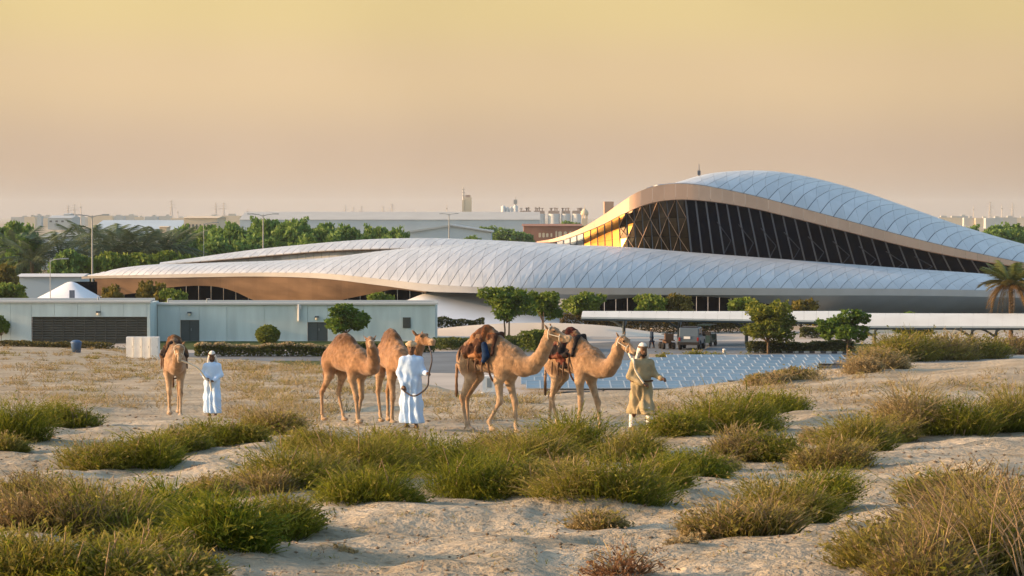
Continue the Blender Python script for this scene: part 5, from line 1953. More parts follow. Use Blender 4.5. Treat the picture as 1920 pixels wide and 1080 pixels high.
# ---------------------------------------------------------------- palms
M['frond'] = leafmat('palm_frond', .25)
def frond_mesh(name, L, droop, col, seed, nl=22, lw=.05):
    g = np.random.default_rng(seed)
    V, Fc, cc = [], [], []
    def pt(t): return np.array([L * (t - .12 * t * t * droop), 0, L * (.42 * t - .62 * droop * t * t)])
    for i in range(nl):
        t = .10 + .9 * i / nl
        p = pt(t)
        ln = L * .30 * math.sin(math.pi * (.12 + .82 * t)) + .06
        for s in (-1, 1):
            d = np.array([.62, s * .72, -.25 - .2 * g.uniform()])
            d /= np.linalg.norm(d)
            q = p + d * ln
            wv = np.array([.35, 0, .0]) * lw * 2
            b = len(V)
            V += [p - wv * .5, p + wv * .5, q]
            Fc.append((b, b + 1, b + 2))
            c = np.array(col) * g.uniform(.7, 1.3)
            cc += [c, c, c]
    for i in range(6):
        a, b_ = pt(i / 6), pt((i + 1) / 6)
        wv = np.array([0, .03 * (1 - i / 7) * L / 2.5, 0])
        b = len(V)
        V += [a - wv, a + wv, b_ + wv * .8]; Fc.append((b, b + 1, b + 2))
        V += [a - wv, b_ + wv * .8, b_ - wv * .8]; Fc.append((b + 3, b + 4, b + 5))
        cc += [np.array(col) * 1.3] * 6
    return np_mesh(name, np.array(V), np.array(Fc), False, col=np.array(cc))
FR_G = [frond_mesh('frond%d' % i, 2.6, d, (.10, .135, .07), 40 + i, 20, .13) for i, d in enumerate((.55, .95, 1.35))]
FR_B = [frond_mesh('frondb%d' % i, 2.6, d, c, 50 + i, 26, .15) for i, (d, c) in enumerate(((.5, (.15, .17, .045)), (1.0, (.17, .15, .05)), (1.6, (.21, .14, .06))))]
def palm(px, pytop, Y, fr, label, n=18, r=1.0, group=None, trunk_r=.2, crown_row=None):
    x = XP(px, Y)
    zt = P(px, pytop, Y).z
    h = max(zt - .75 * r, .8) if crown_row is None else P(px, crown_row, Y).z
    root = empty('palm_tree', (x, Y, 0), 0, label, 'palm', group)
    mb = MB()
    mb.tube([(0, 0, -.1), (.05, 0, h * .4), (0, .05, h * .75), (0, 0, h)], [trunk_r * 1.2, trunk_r, trunk_r * .95, trunk_r * 1.15], 9)
    for k in range(int(h / .22)):
        mb.lathe([(trunk_r * 1.02, 0), (trunk_r * 1.25, .12), (trunk_r * 1.02, .14)], (.02, 0, k * .22 + .1), 9, False)
    mb.build('trunk', M['bark'], root)
    g = np.random.default_rng(int(px))
    for k in range(n):
        o = link('frond', fr[k % 3], M['frond'], root)
        o.location = (0, 0, h)
        el = {0: -R(28), 1: -R(5), 2: R(12)}[k % 3]
        o.rotation_euler = (g.uniform(-.2, .2), el + g.uniform(-.15, .15), k * 2.399 + g.uniform(-.2, .2))
        s = r * g.uniform(.8, 1.1)
        o.scale = (s, s, s)
    return root
palm(1896, 494, 196, FR_B, 'date palm with brown drooping fronds at the right edge of the photo', 56, 1.15, None, .17, 534)
pal = [(110, 452, 300, 'leftmost'), (158, 436, 318, 'tallest left'), (186, 441, 312, 'third'), (214, 446, 300, 'fourth'), (238, 449, 306, 'fifth'),
       (262, 447, 300, 'sixth'), (285, 449, 310, 'seventh'), (306, 447, 304, 'eighth'), (328, 450, 308, 'ninth'), (60, 466, 296, 'lowest'), (34, 452, 300, 'edge')]
for i, (px, t_, yy, o_) in enumerate(pal):
    lab = {0: 'grey green palm just right of the dark trees at the left edge', 1: 'tallest grey green palm, right behind the big lamp post',
           9: 'short palm in front of the dark trees at the left edge', 10: 'hazy palm before the dark trees nearest the left edge'}.get(i,
           '%s grey green palm from the left in the hazy palm grove' % o_)
    palm(px, t_, yy, FR_G, lab, 24, 2.1, 'palms in the grove left of the building', .2)

for i, (px, t_, w_, lab) in enumerate([(150, 478, 70, 'bushy green undergrowth at the left end of the palm grove'), (205, 472, 80, 'bushy undergrowth beneath the middle of the palm grove'),
        (262, 474, 76, 'bushy undergrowth beneath the right half of the palm grove'), (318, 470, 70, 'bush between the palm grove and the dense tree belt')]):
    s = 292 / F
    plant_tree(T_low, (XP(px, 292), 292, 0), lab, 'undergrowth of the palm grove', (w_ * s / 4.0, w_ * s / 4.0, P(px, t_, 292).z / 3.2), i * .8, 'bush', 'bush')

# ---------------------------------------------------------------- tree belts
belt = [  # px, top row, crown width px, distance
    (352, 424, 62, 345), (388, 418, 64, 350), (432, 416, 72, 340), (470, 410, 66, 352), (506, 406, 72, 345), (545, 411, 70, 340), (580, 411, 66, 350),
    (612, 413, 60, 344), (648, 420, 58, 352), (680, 423, 52, 345), (712, 421, 52, 350), (742, 425, 50, 344), (640, 436, 70, 320), (410, 440, 70, 318), (480, 440, 80, 322), (560, 440, 84, 318), (720, 440, 70, 325)]
words = ['first', 'second', 'third', 'fourth', 'fifth', 'sixth', 'seventh', 'eighth', 'ninth', 'tenth', 'eleventh', 'twelfth']
for i, (px, t_, w_, yy) in enumerate(belt):
    s = yy / F
    hz = P(px, t_, yy).z
    lab = ('%s dense green tree from the left along the skyline of the tree belt' % words[i]) if i < 12 else \
          ['lower green tree in front of the belt, above the right end of the roof slot', 'lower green tree in front of the belt beside the thin lamp post',
           'lower green tree in front of the belt beneath the twin headed lamp post', 'lower green tree in front of the belt above the rear roof crest',
           'lower green tree in front of the belt, nearest its right end'][i - 12]
    plant_tree(T_far[i % 3], (XP(px, yy), yy, 0), lab, 'tree belt behind the low roof', (w_ * s / 8.0, w_ * s / 8.0, hz / 9.5), i * 1.1)
for i, (px, t_, w_, yy, lab) in enumerate([
        (12, 411, 76, 330, 'tall dark tree cut by the left edge of the photo'),
        (48, 420, 52, 336, 'dark tree right beside the tall one at the left edge'),
        (30, 444, 96, 300, 'wide greyish tree below the dark trees at the left edge'),
        (125, 464, 66, 290, 'olive green tree at the foot of the palm grove'),
        (905, 424, 60, 620, 'hazy green tree behind the gabled blue shed'),
        (945, 428, 56, 600, 'hazy green tree left of the brown shed'),
        (975, 432, 44, 590, 'hazy green tree half hidden by the left end of the brown shed'),
        (885, 441, 34, 480, 'small dark green tree before the right end of the blue shed'),
        (765, 442, 30, 480, 'small dark green tree before the left end of the blue shed'),
        (828, 445, 34, 470, 'small dark green tree before the middle of the blue shed'),
        (1068, 414, 46, 760, 'far green tree above the roof of the brown shed'),
        (1836, 424, 60, 420, 'green tree right of the blue roof, first of the right hand wood'),
        (1872, 419, 66, 430, 'green tree second in the right hand wood'),
        (1905, 418, 66, 440, 'green tree of the right hand wood nearest the frame edge'),
        (1945, 417, 76, 430, 'green tree of the right hand wood cut by the frame edge')]):
    s = yy / F
    plant_tree(T_far[(i + 1) % 3], (XP(px, yy), yy, 0), lab, None, (w_ * s / 8.0, w_ * s / 8.0, max(P(px, t_, yy).z, 3) / 9.5), i * 1.7)

# ---------------------------------------------------------------- lamp posts
def lamp_post(px, pt_, Y, label, arm=1, r=.11):
    x, h = XP(px, Y), P(px, pt_, Y).z
    root = empty('lamp_post', (x, Y, 0), 0, label, 'lamp post', 'lamp posts beyond the building')
    mb = MB(); r *= .72; mb.tube([(0, 0, 0), (0, 0, h * .5), (0, 0, h)], [r * 1.3, r, r * .7], 7); mb.build('pole', M['lamp_pole'], root)
    for s in ((-1, 1) if arm == 2 else (1,)):
        mb = MB(); mb.tube([(0, 0, h - .2), (s * .5, 0, h - .02), (s * 1.2, 0, h + .05)], .05, 5); mb.build('arm', M['lamp_pole'], root)
        mb = MB(); mb.box((s * 1.5, 0, h + .06), (.8, .3, .12)); mb.build('lamp_head', M['steelgrey'], root)
M['lamp_pole'] = mat('lamp_pole_grey', (0.30, 0.31, 0.30), .5, .4)
lamp_post(173, 404, 268, 'tall twin headed lamp post in front of the palm grove', 2, .13)
lamp_post(493.5, 402, 290, 'twin headed lamp post rising before the dense tree belt', 2, .12)
lamp_post(382, 418, 300, 'thin lamp post before the left part of the tree belt', 1, .07)
lamp_post(842, 401, 470, 'dark twin headed lamp post before the gabled blue shed', 2, .16)
lamp_post(94, 486, 250, 'short lamp post left of the palm grove', 1, .06)

# ---------------------------------------------------------------- far buildings
M['shed_blue'] = mat('shed_blue', (0.40, 0.48, 0.53), .7, .3, var=.05, vscale=.1)  # far shed tones paled and blued: distance haze put into the colour
M['shed_pale'] = mat('shed_pale', (0.42, 0.42, 0.39), .7, .3, var=.05, vscale=.1)
M['shed_grey'] = mat('shed_grey', (0.38, 0.42, 0.43), .7, .3, var=.05, vscale=.1)
M['cream'] = mat('far_cream', (0.62, 0.52, 0.38), .8, .2, var=.05, vscale=.1)
M['brick'] = mat('far_brown', (0.30, 0.15, 0.10), .8, .2, var=.12, vscale=.2)
M['window'] = mat('far_window', (0.06, 0.07, 0.08), .3, .4)
M['silo'] = mat('silo_pale', (0.55, 0.57, 0.57), .6, .3)
M['rust'] = mat('tank_top_brown', (0.36, 0.27, 0.22), .8, .2)

def gable(px0, px1, pe, pr, Y, depth, m, mr, label):
    x0, x1 = XP(px0, Y), XP(px1, Y)
    he, hr = P(px0, pe, Y).z, P(px0, pr, Y).z
    root = empty('shed', ((x0 + x1) / 2, Y, 0), 0, label, 'shed')
    w_ = (x1 - x0) / 2
    prof = [(-w_, 0), (w_, 0), (w_, he), (0, hr), (-w_, he)]
    mb = MB()
    mb.add([(a, 0, b) for a, b in prof] + [(a, depth, b) for a, b in prof], [(0, 1, 2, 3, 4), (9, 8, 7, 6, 5), (1, 6, 7, 2), (0, 4, 9, 5)])
    mb.build('wall', m, root)
    for s in (-1, 1):
        mb = MB(); q = [(0, -.6, hr + .35), (s * (w_ + .5), -.6, he + .3), (s * (w_ + .5), depth, he + .3), (0, depth, hr + .35)]
        mb.add(q + [(a, b, c - .3) for a, b, c in q], [(0, 1, 2, 3), (7, 6, 5, 4), (0, 4, 5, 1), (1, 5, 6, 2)]); mb.build('roof', mr, root)
    for i in range(5):
        mb = MB(); mb.box((-w_ + w_ * 2 * (i + .5) / 5, -.05, he * .45), (3.2, .12, he * .5)); mb.build('door', M['shed_grey'], root)

def shed(px0, px1, pe, pr, Y, depth, m, mr, label, doors=0, wins=0, name='warehouse', cat='warehouse', zb=0.0):
    """gabled or flat hall: eave row pe, ridge row pr"""
    x0, x1 = XP(px0, Y), XP(px1, Y)
    he, hr = P(px0, pe, Y).z, P(px0, pr, Y).z
    root = empty(name, ((x0 + x1) / 2, Y, zb), 0, label, cat)
    W_ = x1 - x0
    mb = MB(); mb.box((0, depth / 2, (he - zb) / 2), (W_, depth, he - zb)); mb.build('wall', m, root)
    mb = MB()
    r_ = hr - zb
    e_ = he - zb
    A = [(-W_ / 2 - .4, -.5, e_ + .02), (W_ / 2 + .4, -.5, e_ + .02), (W_ / 2 + .4, depth / 2, max(r_, e_ + .3)), (-W_ / 2 - .4, depth / 2, max(r_, e_ + .3)), (W_ / 2 + .4, depth + .5, e_ + .02), (-W_ / 2 - .4, depth + .5, e_ + .02)]
    mb.add(A, [(0, 1, 2, 3), (3, 2, 4, 5), (0, 3, 5), (1, 4, 2)])
    mb.build('roof', mr, root)
    for i in range(doors):
        xx = -W_ / 2 + W_ * (i + .5) / doors
        mb = MB(); mb.box((xx, -.05, 2.2), (min(4, W_ / doors * .6), .12, 4.4)); mb.build('door', M['shed_grey'], root)
    for i in range(wins):
        xx = -W_ / 2 + W_ * (i + .5) / wins
        for zz in ([.72] if he < 12 else [.52, .8]):
            mb = MB(); mb.box((xx, -.05, e_ * zz), (W_ / wins * .42, .12, e_ * .16)); mb.build('window', M['window'], root)
    return root
shed(450, 1012, 412, 397, 1250, 60, M['shed_blue'], M['shed_pale'], 'very long pale warehouse spreading along the skyline behind the tree belt', 0, 0)
shed(170, 346, 433, 413, 900, 60, M['shed_blue'], M['shed_blue'], 'long blue grey roofed warehouse on the left above the palm grove')
shed(205, 305, 441, 432, 700, 25, M['shed_pale'], M['shed_blue'], 'low pale shed before the left blue grey warehouse', 6)
shed(78, 137, 444, 437, 480, 20, M['shed_blue'], M['shed_grey'], 'small blue hall between the dark trees and the palm grove', 0, 0)
shed(90, 134, 409, 404, 1900, 40, M['shed_grey'], M['shed_grey'], 'grey block far off at the left end of the skyline', 0, 4)
shed(120, 131, 402, 400, 1920, 20, M['shed_grey'], M['shed_grey'], 'small grey tower block on top of the far left skyline block', 0, 2)
shed(300, 344, 439, 434, 660, 12, M['cream'], M['cream'], 'little cream white house before the left warehouse', 0, 3, 'house', 'house')
shed(299, 312, 426, 424, 664, 8, M['cream'], M['cream'], 'upright cream block joined to the little cream white house', 0, 1, 'house', 'house')
shed(345, 407, 409, 405, 780, 25, M['cream'], M['cream'], 'cream villa with a row of dark windows peeping over the tree belt', 0, 9, 'villa', 'house')
gable(767, 921, 436, 424, 560, 30, M['shed_blue'], M['shed_grey'], 'gabled light blue shed behind the rear roof crest')
bs = shed(982, 1090, 424, 420, 640, 22, M['brick'], M['brick'], 'brown shed with pale faded lettering on its wall', 0, 0)
for i, (dx_, w_, h_) in enumerate([(-2.2, .7, 1.1), (-1.2, .7, 1.1), (-.2, .7, .9), (.9, .5, .9), (2.2, .5, 2.0), (3.2, 1.0, 1.8), (4.6, .9, 1.8), (6.0, .9, 1.8)]):
    mb = MB(); mb.box((dx_ - 1.2, -.06, 5.7), (w_ * .9, .06, h_)); mb.box((dx_ - 1.2, -.09, 5.7), (w_ * .25, .06, h_ * 1.2)); mb.build('letter', M['cream'], bs)

# flat open canopy on columns in front of the blue hall
def far_canopy():
    Y = 600
    root = empty('petrol_canopy', (XP(165, Y), Y, 0), 0, 'flat roofed open canopy on columns above the palm grove', 'canopy')
    h = P(165, 430, Y).z
    mb = MB(); mb.box((0, 6, h - .5), (XP(206, Y) - XP(125, Y), 14, 1.1)); mb.build('roof', M['shed_grey'], root)
    for xx in (-4.5, 0, 2.5, 4.9):
        mb = MB(); mb.box((xx, 2, (h - 1.05) / 2), (.6, .6, h - 1.06)); mb.build('column', M['shed_grey'], root)
far_canopy()

# cream tower with a mast
def tower():
    Y = 1500
    root = empty('tower', (XP(875, Y), Y, 0), 0, 'tall slender cream tower with a thin mast on the skyline', 'tower')
    h1 = P(0, 370, Y).z
    mb = MB(); mb.box((.8, 0, h1 / 2), (4.6, 5, h1)); mb.build('shaft', M['cream'], root)
    mb = MB(); mb.box((-2.2, -.4, h1 * .5 - .8), (1.2, 5, h1 - 1.7)); mb.build('shaft', M['cream'], root)
    mb = MB(); mb.box((.8, 0, h1 + .7), (3.2, 3.5, 1.5)); mb.build('cap', M['rust'], root)
    ht = P(0, 350, Y).z
    mb = MB(); mb.tube([(-2.0, 0, h1 - 2), (-2.0, 0, h1 + 4), (-2.0, 0, ht)], [.7, .55, .2], 6)
    for k in range(3): mb.box((-2.0, 0, h1 + 1 + k * 2), (1.7, 1.7, .3))
    mb.build('mast', M['steelgrey'], root)
tower()
def silos():
    Y = 1450
    for i, (px, w_, pt_, lab) in enumerate([(944, 9, 388, 'left silo of the pale silo group'), (951.5, 6, 391, 'narrow silo in the middle of the pale silo group'), (958, 7, 390, 'third silo of the pale silo group, under the pipework'), (966.5, 9, 387, 'right silo of the pale group with a lattice stack above')]):
        r_ = w_ / 2 * Y / F
        h = P(0, pt_, Y).z
        root = empty('silo', (XP(px, Y), Y, 0), 0, lab, 'silo', 'pale silos on the skyline')
        mb = MB(); mb.lathe([(r_, 0), (r_, h), (r_ * .3, h + .9), (.01, h + 1)], n=14); mb.build('drum', M['silo'], root)
        if i == 3:
            ht = P(0, 369, Y).z
            mb = MB(); mb.tube([(0, 0, h), (0, 0, ht - 2.5), (0, 0, ht)], [.5, .45, .25], 6); mb.box((0, 0, ht - 3), (2.2, 2, 2.6)); mb.build('stack', M['steelgrey'], root)
    for i, (a, b) in enumerate([(974, 997), (1000, 1022), (1027, 1050), (1052, 1070), (1072, 1092)]):
        h = P(0, 401, Y).z
        root = empty('storage_tank', (XP((a + b) / 2, Y), Y, 0), 0, '%s pale storage tank in the row, with brown pipework on top' % ['leftmost', 'second', 'middle', 'fourth', 'rightmost'][i], 'tank', 'storage tanks on the skyline')
        w_ = (b - a) * Y / F
        mb = MB(); mb.lathe([(w_ * .49, 0), (w_ * .49, h)], n=18); mb.lathe([(w_ * .49, h), (.01, h + .1)], n=18); mb.build('drum', M['silo'], root)
        mb = MB(); mb.box((0, 0, h + 1.0), (w_ * .9, w_ * .5, 1.8))
        g = np.random.default_rng(i)
        for k in range(4):
            xx = g.uniform(-.4, .4) * w_; mb.box((xx, 0, h + 2.6), (.7, .7, g.uniform(1, 3.2))); mb.box((xx, 0, h + 3.4), (1.8, .6, .35))
        mb.build('pipework', M['rust'], root)
silos()
def mosque():
    Y = 900
    x = XP(1096, Y)
    root = empty('domed_kiosk', (x, Y, 0), 0, 'small cream domed turret left of the bronze edge', 'turret')
    h = P(0, 404, Y).z
    mb = MB(); mb.box((0, 0, h * .45), (2.2, 2.2, h * .9)); mb.build('base', M['cream'], root)
    mb = MB()
    for k in range(8):
        a = k * math.pi / 4; mb.tube([(1.0 * math.cos(a), 1.0 * math.sin(a), h * .9), (1.0 * math.cos(a), 1.0 * math.sin(a), h + .2)], .16, 5)
    mb.build('colonnade', M['cream'], root)
    mb = MB(); mb.lathe([(1.4, h + .2), (1.5, h + .7), (1.3, h + 1.5), (.7, h + 2.2), (.12, h + 2.6), (.05, h + 4.0)], n=14); mb.build('dome', M['cream'], root)
mosque()
# pylons and masts far off
M['pylon'] = mat('pylon_grey', (0.46, 0.42, 0.37), .7, .2)  # paled, so part of the distance haze is in the colour
def pylon(px, pt_, Y, label, kind):
    h = P(0, pt_, Y).z
    root = empty('pylon' if kind else 'mast', (XP(px, Y), Y, 0), 0, label, 'pylon' if kind else 'mast', 'pylons and masts on the hazy skyline')
    mb = MB()
    w_ = h * .075
    if kind:
        for sx in (-1, 1):
            for sy in (-1, 1):
                mb.tube([(sx * w_, sy * w_, 0), (sx * w_ * .35, sy * w_ * .35, h * .65), (0, 0, h)], .22, 4)
        for k in range(6):
            z0, z1 = h * k / 8, h * (k + 1) / 8
            a, b = w_ * (1 - .8 * k / 8), w_ * (1 - .8 * (k + 1) / 8)
            mb.tube([(-a, -a, z0), (b, -b, z1)], .14, 4); mb.tube([(a, -a, z0), (-b, -b, z1)], .14, 4)
        mb.build('lattice', M['pylon'], root)
        mb = MB()
        for zz, l in ((.70, .20), (.82, .16), (.93, .11)):
            mb.tube([(-h * l, 0, h * zz), (0, 0, h * (zz + .02)), (h * l, 0, h * zz)], .2, 4)
        mb.build('cross_arm', M['pylon'], root)
    else:
        mb.tube([(0, 0, 0), (0, 0, h * .6), (0, 0, h)], [.7, .5, .25], 5)
        mb.box((0, 0, h * .8), (2.2, 1, 1.2))
        mb.build('pole', M['pylon'], root)
pts_ = [(128, 384, 3000, 1, 'pylon above the grey block at the far left'), (140, 382, 3000, 1, 'pylon just right of the one over the grey block'), (152, 380, 2600, 0, 'slim dark mast left of the big lamp post'),
        (322, 375, 3000, 1, 'tall pylon above the little cream house'), (334, 392, 3100, 0, 'short mast right of the tall pylon over the cream house'), (405, 380, 3000, 1, 'left pylon of the pair above the cream villa'), (420, 379, 3000, 1, 'right pylon of the pair above the cream villa'),
        (465, 391, 2600, 0, 'small mast above the left end of the long warehouse'), (647, 384, 3200, 1, 'pylon above the long warehouse, first of a loose group'), (662, 388, 3300, 1, 'low pylon second in the loose group above the warehouse'), (678, 386, 3400, 1, 'faint pylon third in the loose group above the warehouse'),
        (718, 386, 3200, 1, 'pylon left of the gabled shed over the long warehouse'), (735, 381, 3100, 1, 'taller pylon over the long warehouse, left of the dark lamp post'), (780, 392, 2400, 0, 'short mast between the pylons and the cream tower'), (838, 383, 3000, 0, 'thin mast just above the dark twin lamp post'),
        (1825, 386, 3000, 0, 'faint mast on the right skyline, leftmost'), (1856, 377, 3100, 1, 'faint pylon in the middle of the right skyline'), (1878, 383, 2700, 0, 'dark mast near the right edge of the skyline'), (1898, 380, 3200, 1, 'faint pylon nearest the right edge')]
for px, pt_, Y, k, lab in pts_:
    pylon(px, pt_, Y, lab, k)
# low hazy town blocks at the horizon
g = np.random.default_rng(5)
od = ['first', 'second', 'third', 'fourth', 'fifth', 'sixth', 'seventh', 'eighth', 'ninth', 'tenth', 'eleventh', 'twelfth', 'thirteenth', 'fourteenth', 'fifteenth', 'sixteenth', 'seventeenth', 'eighteenth']
TL = ['hazy low block on the left skyline, %s counted from the left edge' % o for o in od] + ['hazy low block on the right skyline, %s counted from the roof slope' % o for o in od[:8]]
for i in range(26):
    px = [40, 58, 70, 84, 100, 150, 170, 190, 215, 240, 262, 285, 310, 335, 365, 395, 425, 450, 1760, 1780, 1800, 1815, 1840, 1862, 1885, 1910][i]
    Y = g.uniform(1900, 2900)
    w_, h = g.uniform(9, 24), P(0, g.uniform(404, 410), Y).z
    root = empty('town_block', (XP(px, Y), Y, 0), 0, TL[i], 'building', 'hazy town along the skyline')
    mb = MB(); mb.box((0, 0, h / 2), (w_, 10, h)); mb.build('wall', M[['shed_pale', 'cream', 'shed_grey'][i % 3]], root)
    mb = MB(); mb.box((w_ * .2, 0, h + .8), (w_ * .25, 4, 1.6)); mb.build('stair_head', M['shed_pale'], root)

# left background: low blue grey block and pale forecourt
shed(36, 150, 519, 517, 272, 6, M['shed_blue'], M['coping'], 'low blue fronted block with a white roof slab at the left', 0, 0, 'annex_building', 'building')
poly('path', [(20, 556), (110, 556), (125, 540), (40, 542)], .02, M['paving'])

# ---------------------------------------------------------------- vehicles
def vehicles():
    p = gz(1291, 657)
    root = empty('jeep', p, R(-12), 'blue grey off road car parked under the white canopy, seen from the rear', 'car')
    body = mat('jeep_blue', (0.085, 0.12, 0.155), .35, .5, var=.05)
    dk = M['rubber']
    def prism(nm, prof, w_, m, par=None, bev=.04):
        mb = MB()
        n = len(prof)
        L = [(-w_ / 2, y, z) for y, z in prof]; Rr = [(w_ / 2, y, z) for y, z in prof]
        mb.add(L + Rr, [tuple(range(n))[::-1], tuple(range(n, 2 * n))] + [(i, (i + 1) % n, n + (i + 1) % n, n + i) for i in range(n)])
        o = mb.build(nm, m, par or root)
        bm = o.modifiers.new('bevel', 'BEVEL'); bm.width = bev; bm.segments = 2
        return o
    prism('body', [(0, .50), (0, 1.08), (2.6, 1.08), (3.9, 1.0), (4.0, .55), (3.8, .45)], 1.72, body)
    prism('cabin', [(.06, 1.08), (.16, 1.80), (2.1, 1.80), (2.6, 1.08)], 1.56, body)
    mb = MB(); mb.box((0, .07, 1.46), (1.15, .05, .46), M=None); o = mb.build('rear_window', M['darkglass'], root); o.rotation_euler = (R(-6), 0, 0); o.location = (0, .04 - .0, 0)
    for s in (-1, 1):
        mb = MB(); mb.box((s * .775, 1.1, 1.46), (.03, 1.5, .44)); mb.build('side_window', M['darkglass'], root)
        mb = MB(); mb.box((s * .74, -.02, .90), (.14, .06, .30)); mb.build('tail_light', mat('tail_red', (.25, .02, .015), .3), root)
        mb = MB(); mb.box((s * .95, 2.45, 1.15), (.22, .12, .2)); mb.build('mirror', dk, root)
        for y in (.75, 3.15):
            mb = MB(); q = Matrix.Rotation(R(90), 3, 'Y')
            prof = [(.20, -.13), (.36, -.13), (.40, -.08), (.40, .08), (.36, .13), (.20, .13)]
            vs, fs = [], []
            for r_, z_ in prof:
                for k in range(16):
                    a = k * math.pi / 8; vs.append((s * .78 + z_, y + r_ * math.cos(a), .40 + r_ * math.sin(a)))
            for i in range(5):
                for k in range(16): fs.append((i * 16 + k, i * 16 + (k + 1) % 16, (i + 1) * 16 + (k + 1) % 16, (i + 1) * 16 + k))
            mb.add(vs, fs, True); wh = mb.build('wheel', dk, root)
            mb = MB(); mb.add([(s * (.78 + .11), y + .22 * math.cos(a), .40 + .22 * math.sin(a)) for a in np.linspace(0, 2 * math.pi, 13)[:-1]], [tuple(range(12))]); mb.build('rim', M['steelgrey'], wh)
    mb = MB(); mb.box((0, -.10, .56), (1.75, .2, .22)); mb.build('bumper', dk, root)
    mb = MB(); mb.box((-.12, -.03, 1.02), (.52, .04, .20)); mb.build('number_plate', M['white'], root)
    mb = MB(); mb.box((0, 1.2, 1.84), (1.3, 1.6, .06)); mb.build('roof_rack', dk, root)

    # motorbike, dark, rear view
    p = gz(1254, 655)
    root = empty('quad_bike', p, R(10), 'dark brown quad bike parked left of the blue grey car', 'quad bike')
    for s in (-1, 1):
        for y in (.1, 1.15):
            mb = MB(); vs, fs = [], []
            for r_, z_ in [(.12, -.11), (.25, -.12), (.28, -.06), (.28, .06), (.25, .12), (.12, .11)]:
                for k in range(14):
                    a = k * math.pi / 7; vs.append((s * .42 + z_, y + r_ * math.cos(a), .28 + r_ * math.sin(a)))
            for i in range(5):
                for k in range(14): fs.append((i * 14 + k, i * 14 + (k + 1) % 14, (i + 1) * 14 + (k + 1) % 14, (i + 1) * 14 + k))
            mb.add(vs, fs, True); mb.build('wheel', M['rubber'], root)
    mb = MB(); mb.box((0, .65, .62), (.42, 1.3, .30)); mb.box((0, .1, .72), (.95, .5, .08)); mb.box((0, 1.15, .72), (.95, .5, .08)); o = mb.build('body', M['leather'], root)
    mb = MB(); mb.box((0, .45, .86), (.34, .8, .16)); mb.build('seat', M['rubber'], root)
    mb = MB(); mb.tube([(0, 1.0, .8), (0, .92, 1.15)], .04, 6); mb.tube([(-.4, .82, 1.2), (0, .92, 1.15), (.4, .82, 1.2)], .03, 6); mb.build('handlebar', M['rubber'], root)
    mb = MB(); mb.box((0, -.05, 1.0), (.7, .35, .55)); mb.build('luggage_box', M['leather'], root)

    # golf buggy with a roof, right of the jeep
    p = gz(1319, 650)
    root = empty('golf_buggy', p, R(-20), 'dark green golf buggy standing right of the blue grey car', 'buggy')
    gm = mat('buggy_green', (.02, .05, .05), .4, .4)
    for s in (-1, 1):
        for y in (.3, 1.9):
            mb = MB(); vs, fs = [], []
            for r_, z_ in [(.10, -.09), (.21, -.09), (.23, -.05), (.23, .05), (.21, .09), (.10, .09)]:
                for k in range(12):
                    a = k * math.pi / 6; vs.append((s * .5 + z_, y + r_ * math.cos(a), .23 + r_ * math.sin(a)))
            for i in range(5):
                for k in range(12): fs.append((i * 12 + k, i * 12 + (k + 1) % 12, (i + 1) * 12 + (k + 1) % 12, (i + 1) * 12 + k))
            mb.add(vs, fs, True); mb.build('wheel', M['rubber'], root)
    mb = MB(); mb.box((0, 1.1, .42), (1.1, 2.2, .22)); mb.box((0, .3, .72), (1.1, .6, .42)); mb.box((0, 2.1, .72), (1.05, .25, .5)); mb.build('body', gm, root)
    mb = MB(); mb.box((0, .72, .66), (1.0, .5, .14)); mb.box((0, .48, .98), (1.0, .1, .5)); mb.build('seat', M['rubber'], root)
    for s in (-1, 1):
        for y in (.25, 1.95):
            mb = MB(); mb.tube([(s * .48, y, .6), (s * .48, y + .05, 1.75)], .025, 5); mb.build('roof_post', M['rubber'], root)
    mb = MB(); mb.box((0, 1.1, 1.78), (1.15, 2.0, .07)); mb.build('roof', gm, root)
vehicles()
# ---------------------------------------------------------------- camels and their leaders
def bend_neck(yaw, lift=0.0, nk=None, fwd=1.0):
    nk = nk or NECK
    b = nk[0]
    out = []
    for i, (x, y, z, r) in enumerate(nk):
        t = i / (len(nk) - 1)
        a = yaw * t
        dx = (x - b[0]) * fwd
        out.append((b[0] + dx * math.cos(a), dx * math.sin(a), z + lift * t, r))
    return out
def hw(heading, v):
    """a direction given in world axes, turned into the body's own"""
    c, s = math.cos(-heading), math.sin(-heading)
    return (v[0] * c - v[1] * s, v[0] * s + v[1] * c, v[2])
def on_sand(px, Y):
    x = XP(px, Y)
    return Vector((x, Y, float(terrain(x, Y))))

H1 = R(-80)
c1 = camel(on_sand(326, 66.5), H1, 'saddled camel on the far left walking straight towards us beside a man in white', 'tan', neck=bend_neck(R(6), -.10, fwd=.95), head=hw(H1, (.10, -.75, -.62)),
           legs=dict(fl=(.24, 0), fr=(-.18, .05), hl=(-.25, 0), hr=(.2, 0)), seed=1.0, size=1.02)
H2 = R(-44)
c2 = camel(on_sand(650, 50.2), H2, 'bare young camel turning its raised face to us, left of the man in pale blue', 'red', neck=bend_neck(R(-30), -.02), head=hw(H2, (.12, -1, .18)),
           legs=dict(fl=(-.12, 0), fr=(.16, 0), hl=(.26, 0), hr=(-.20, 0)), seed=4.7, size=.86, halter=False, hump=1.05, tail=.05)
H3 = R(-66)
c3 = camel(on_sand(736, 52.2), H3, 'bare camel half hidden behind the man in pale blue white, head turned to the right', 'red', neck=bend_neck(R(8), .0, fwd=1.0), head=hw(H3, (.75, -.7, .02)),
           legs=dict(fl=(.08, 0), fr=(-.06, 0), hl=(-.1, 0), hr=(.1, 0)), seed=8.4, size=.94, hump=1.12, halter=False)
H4 = R(-36)
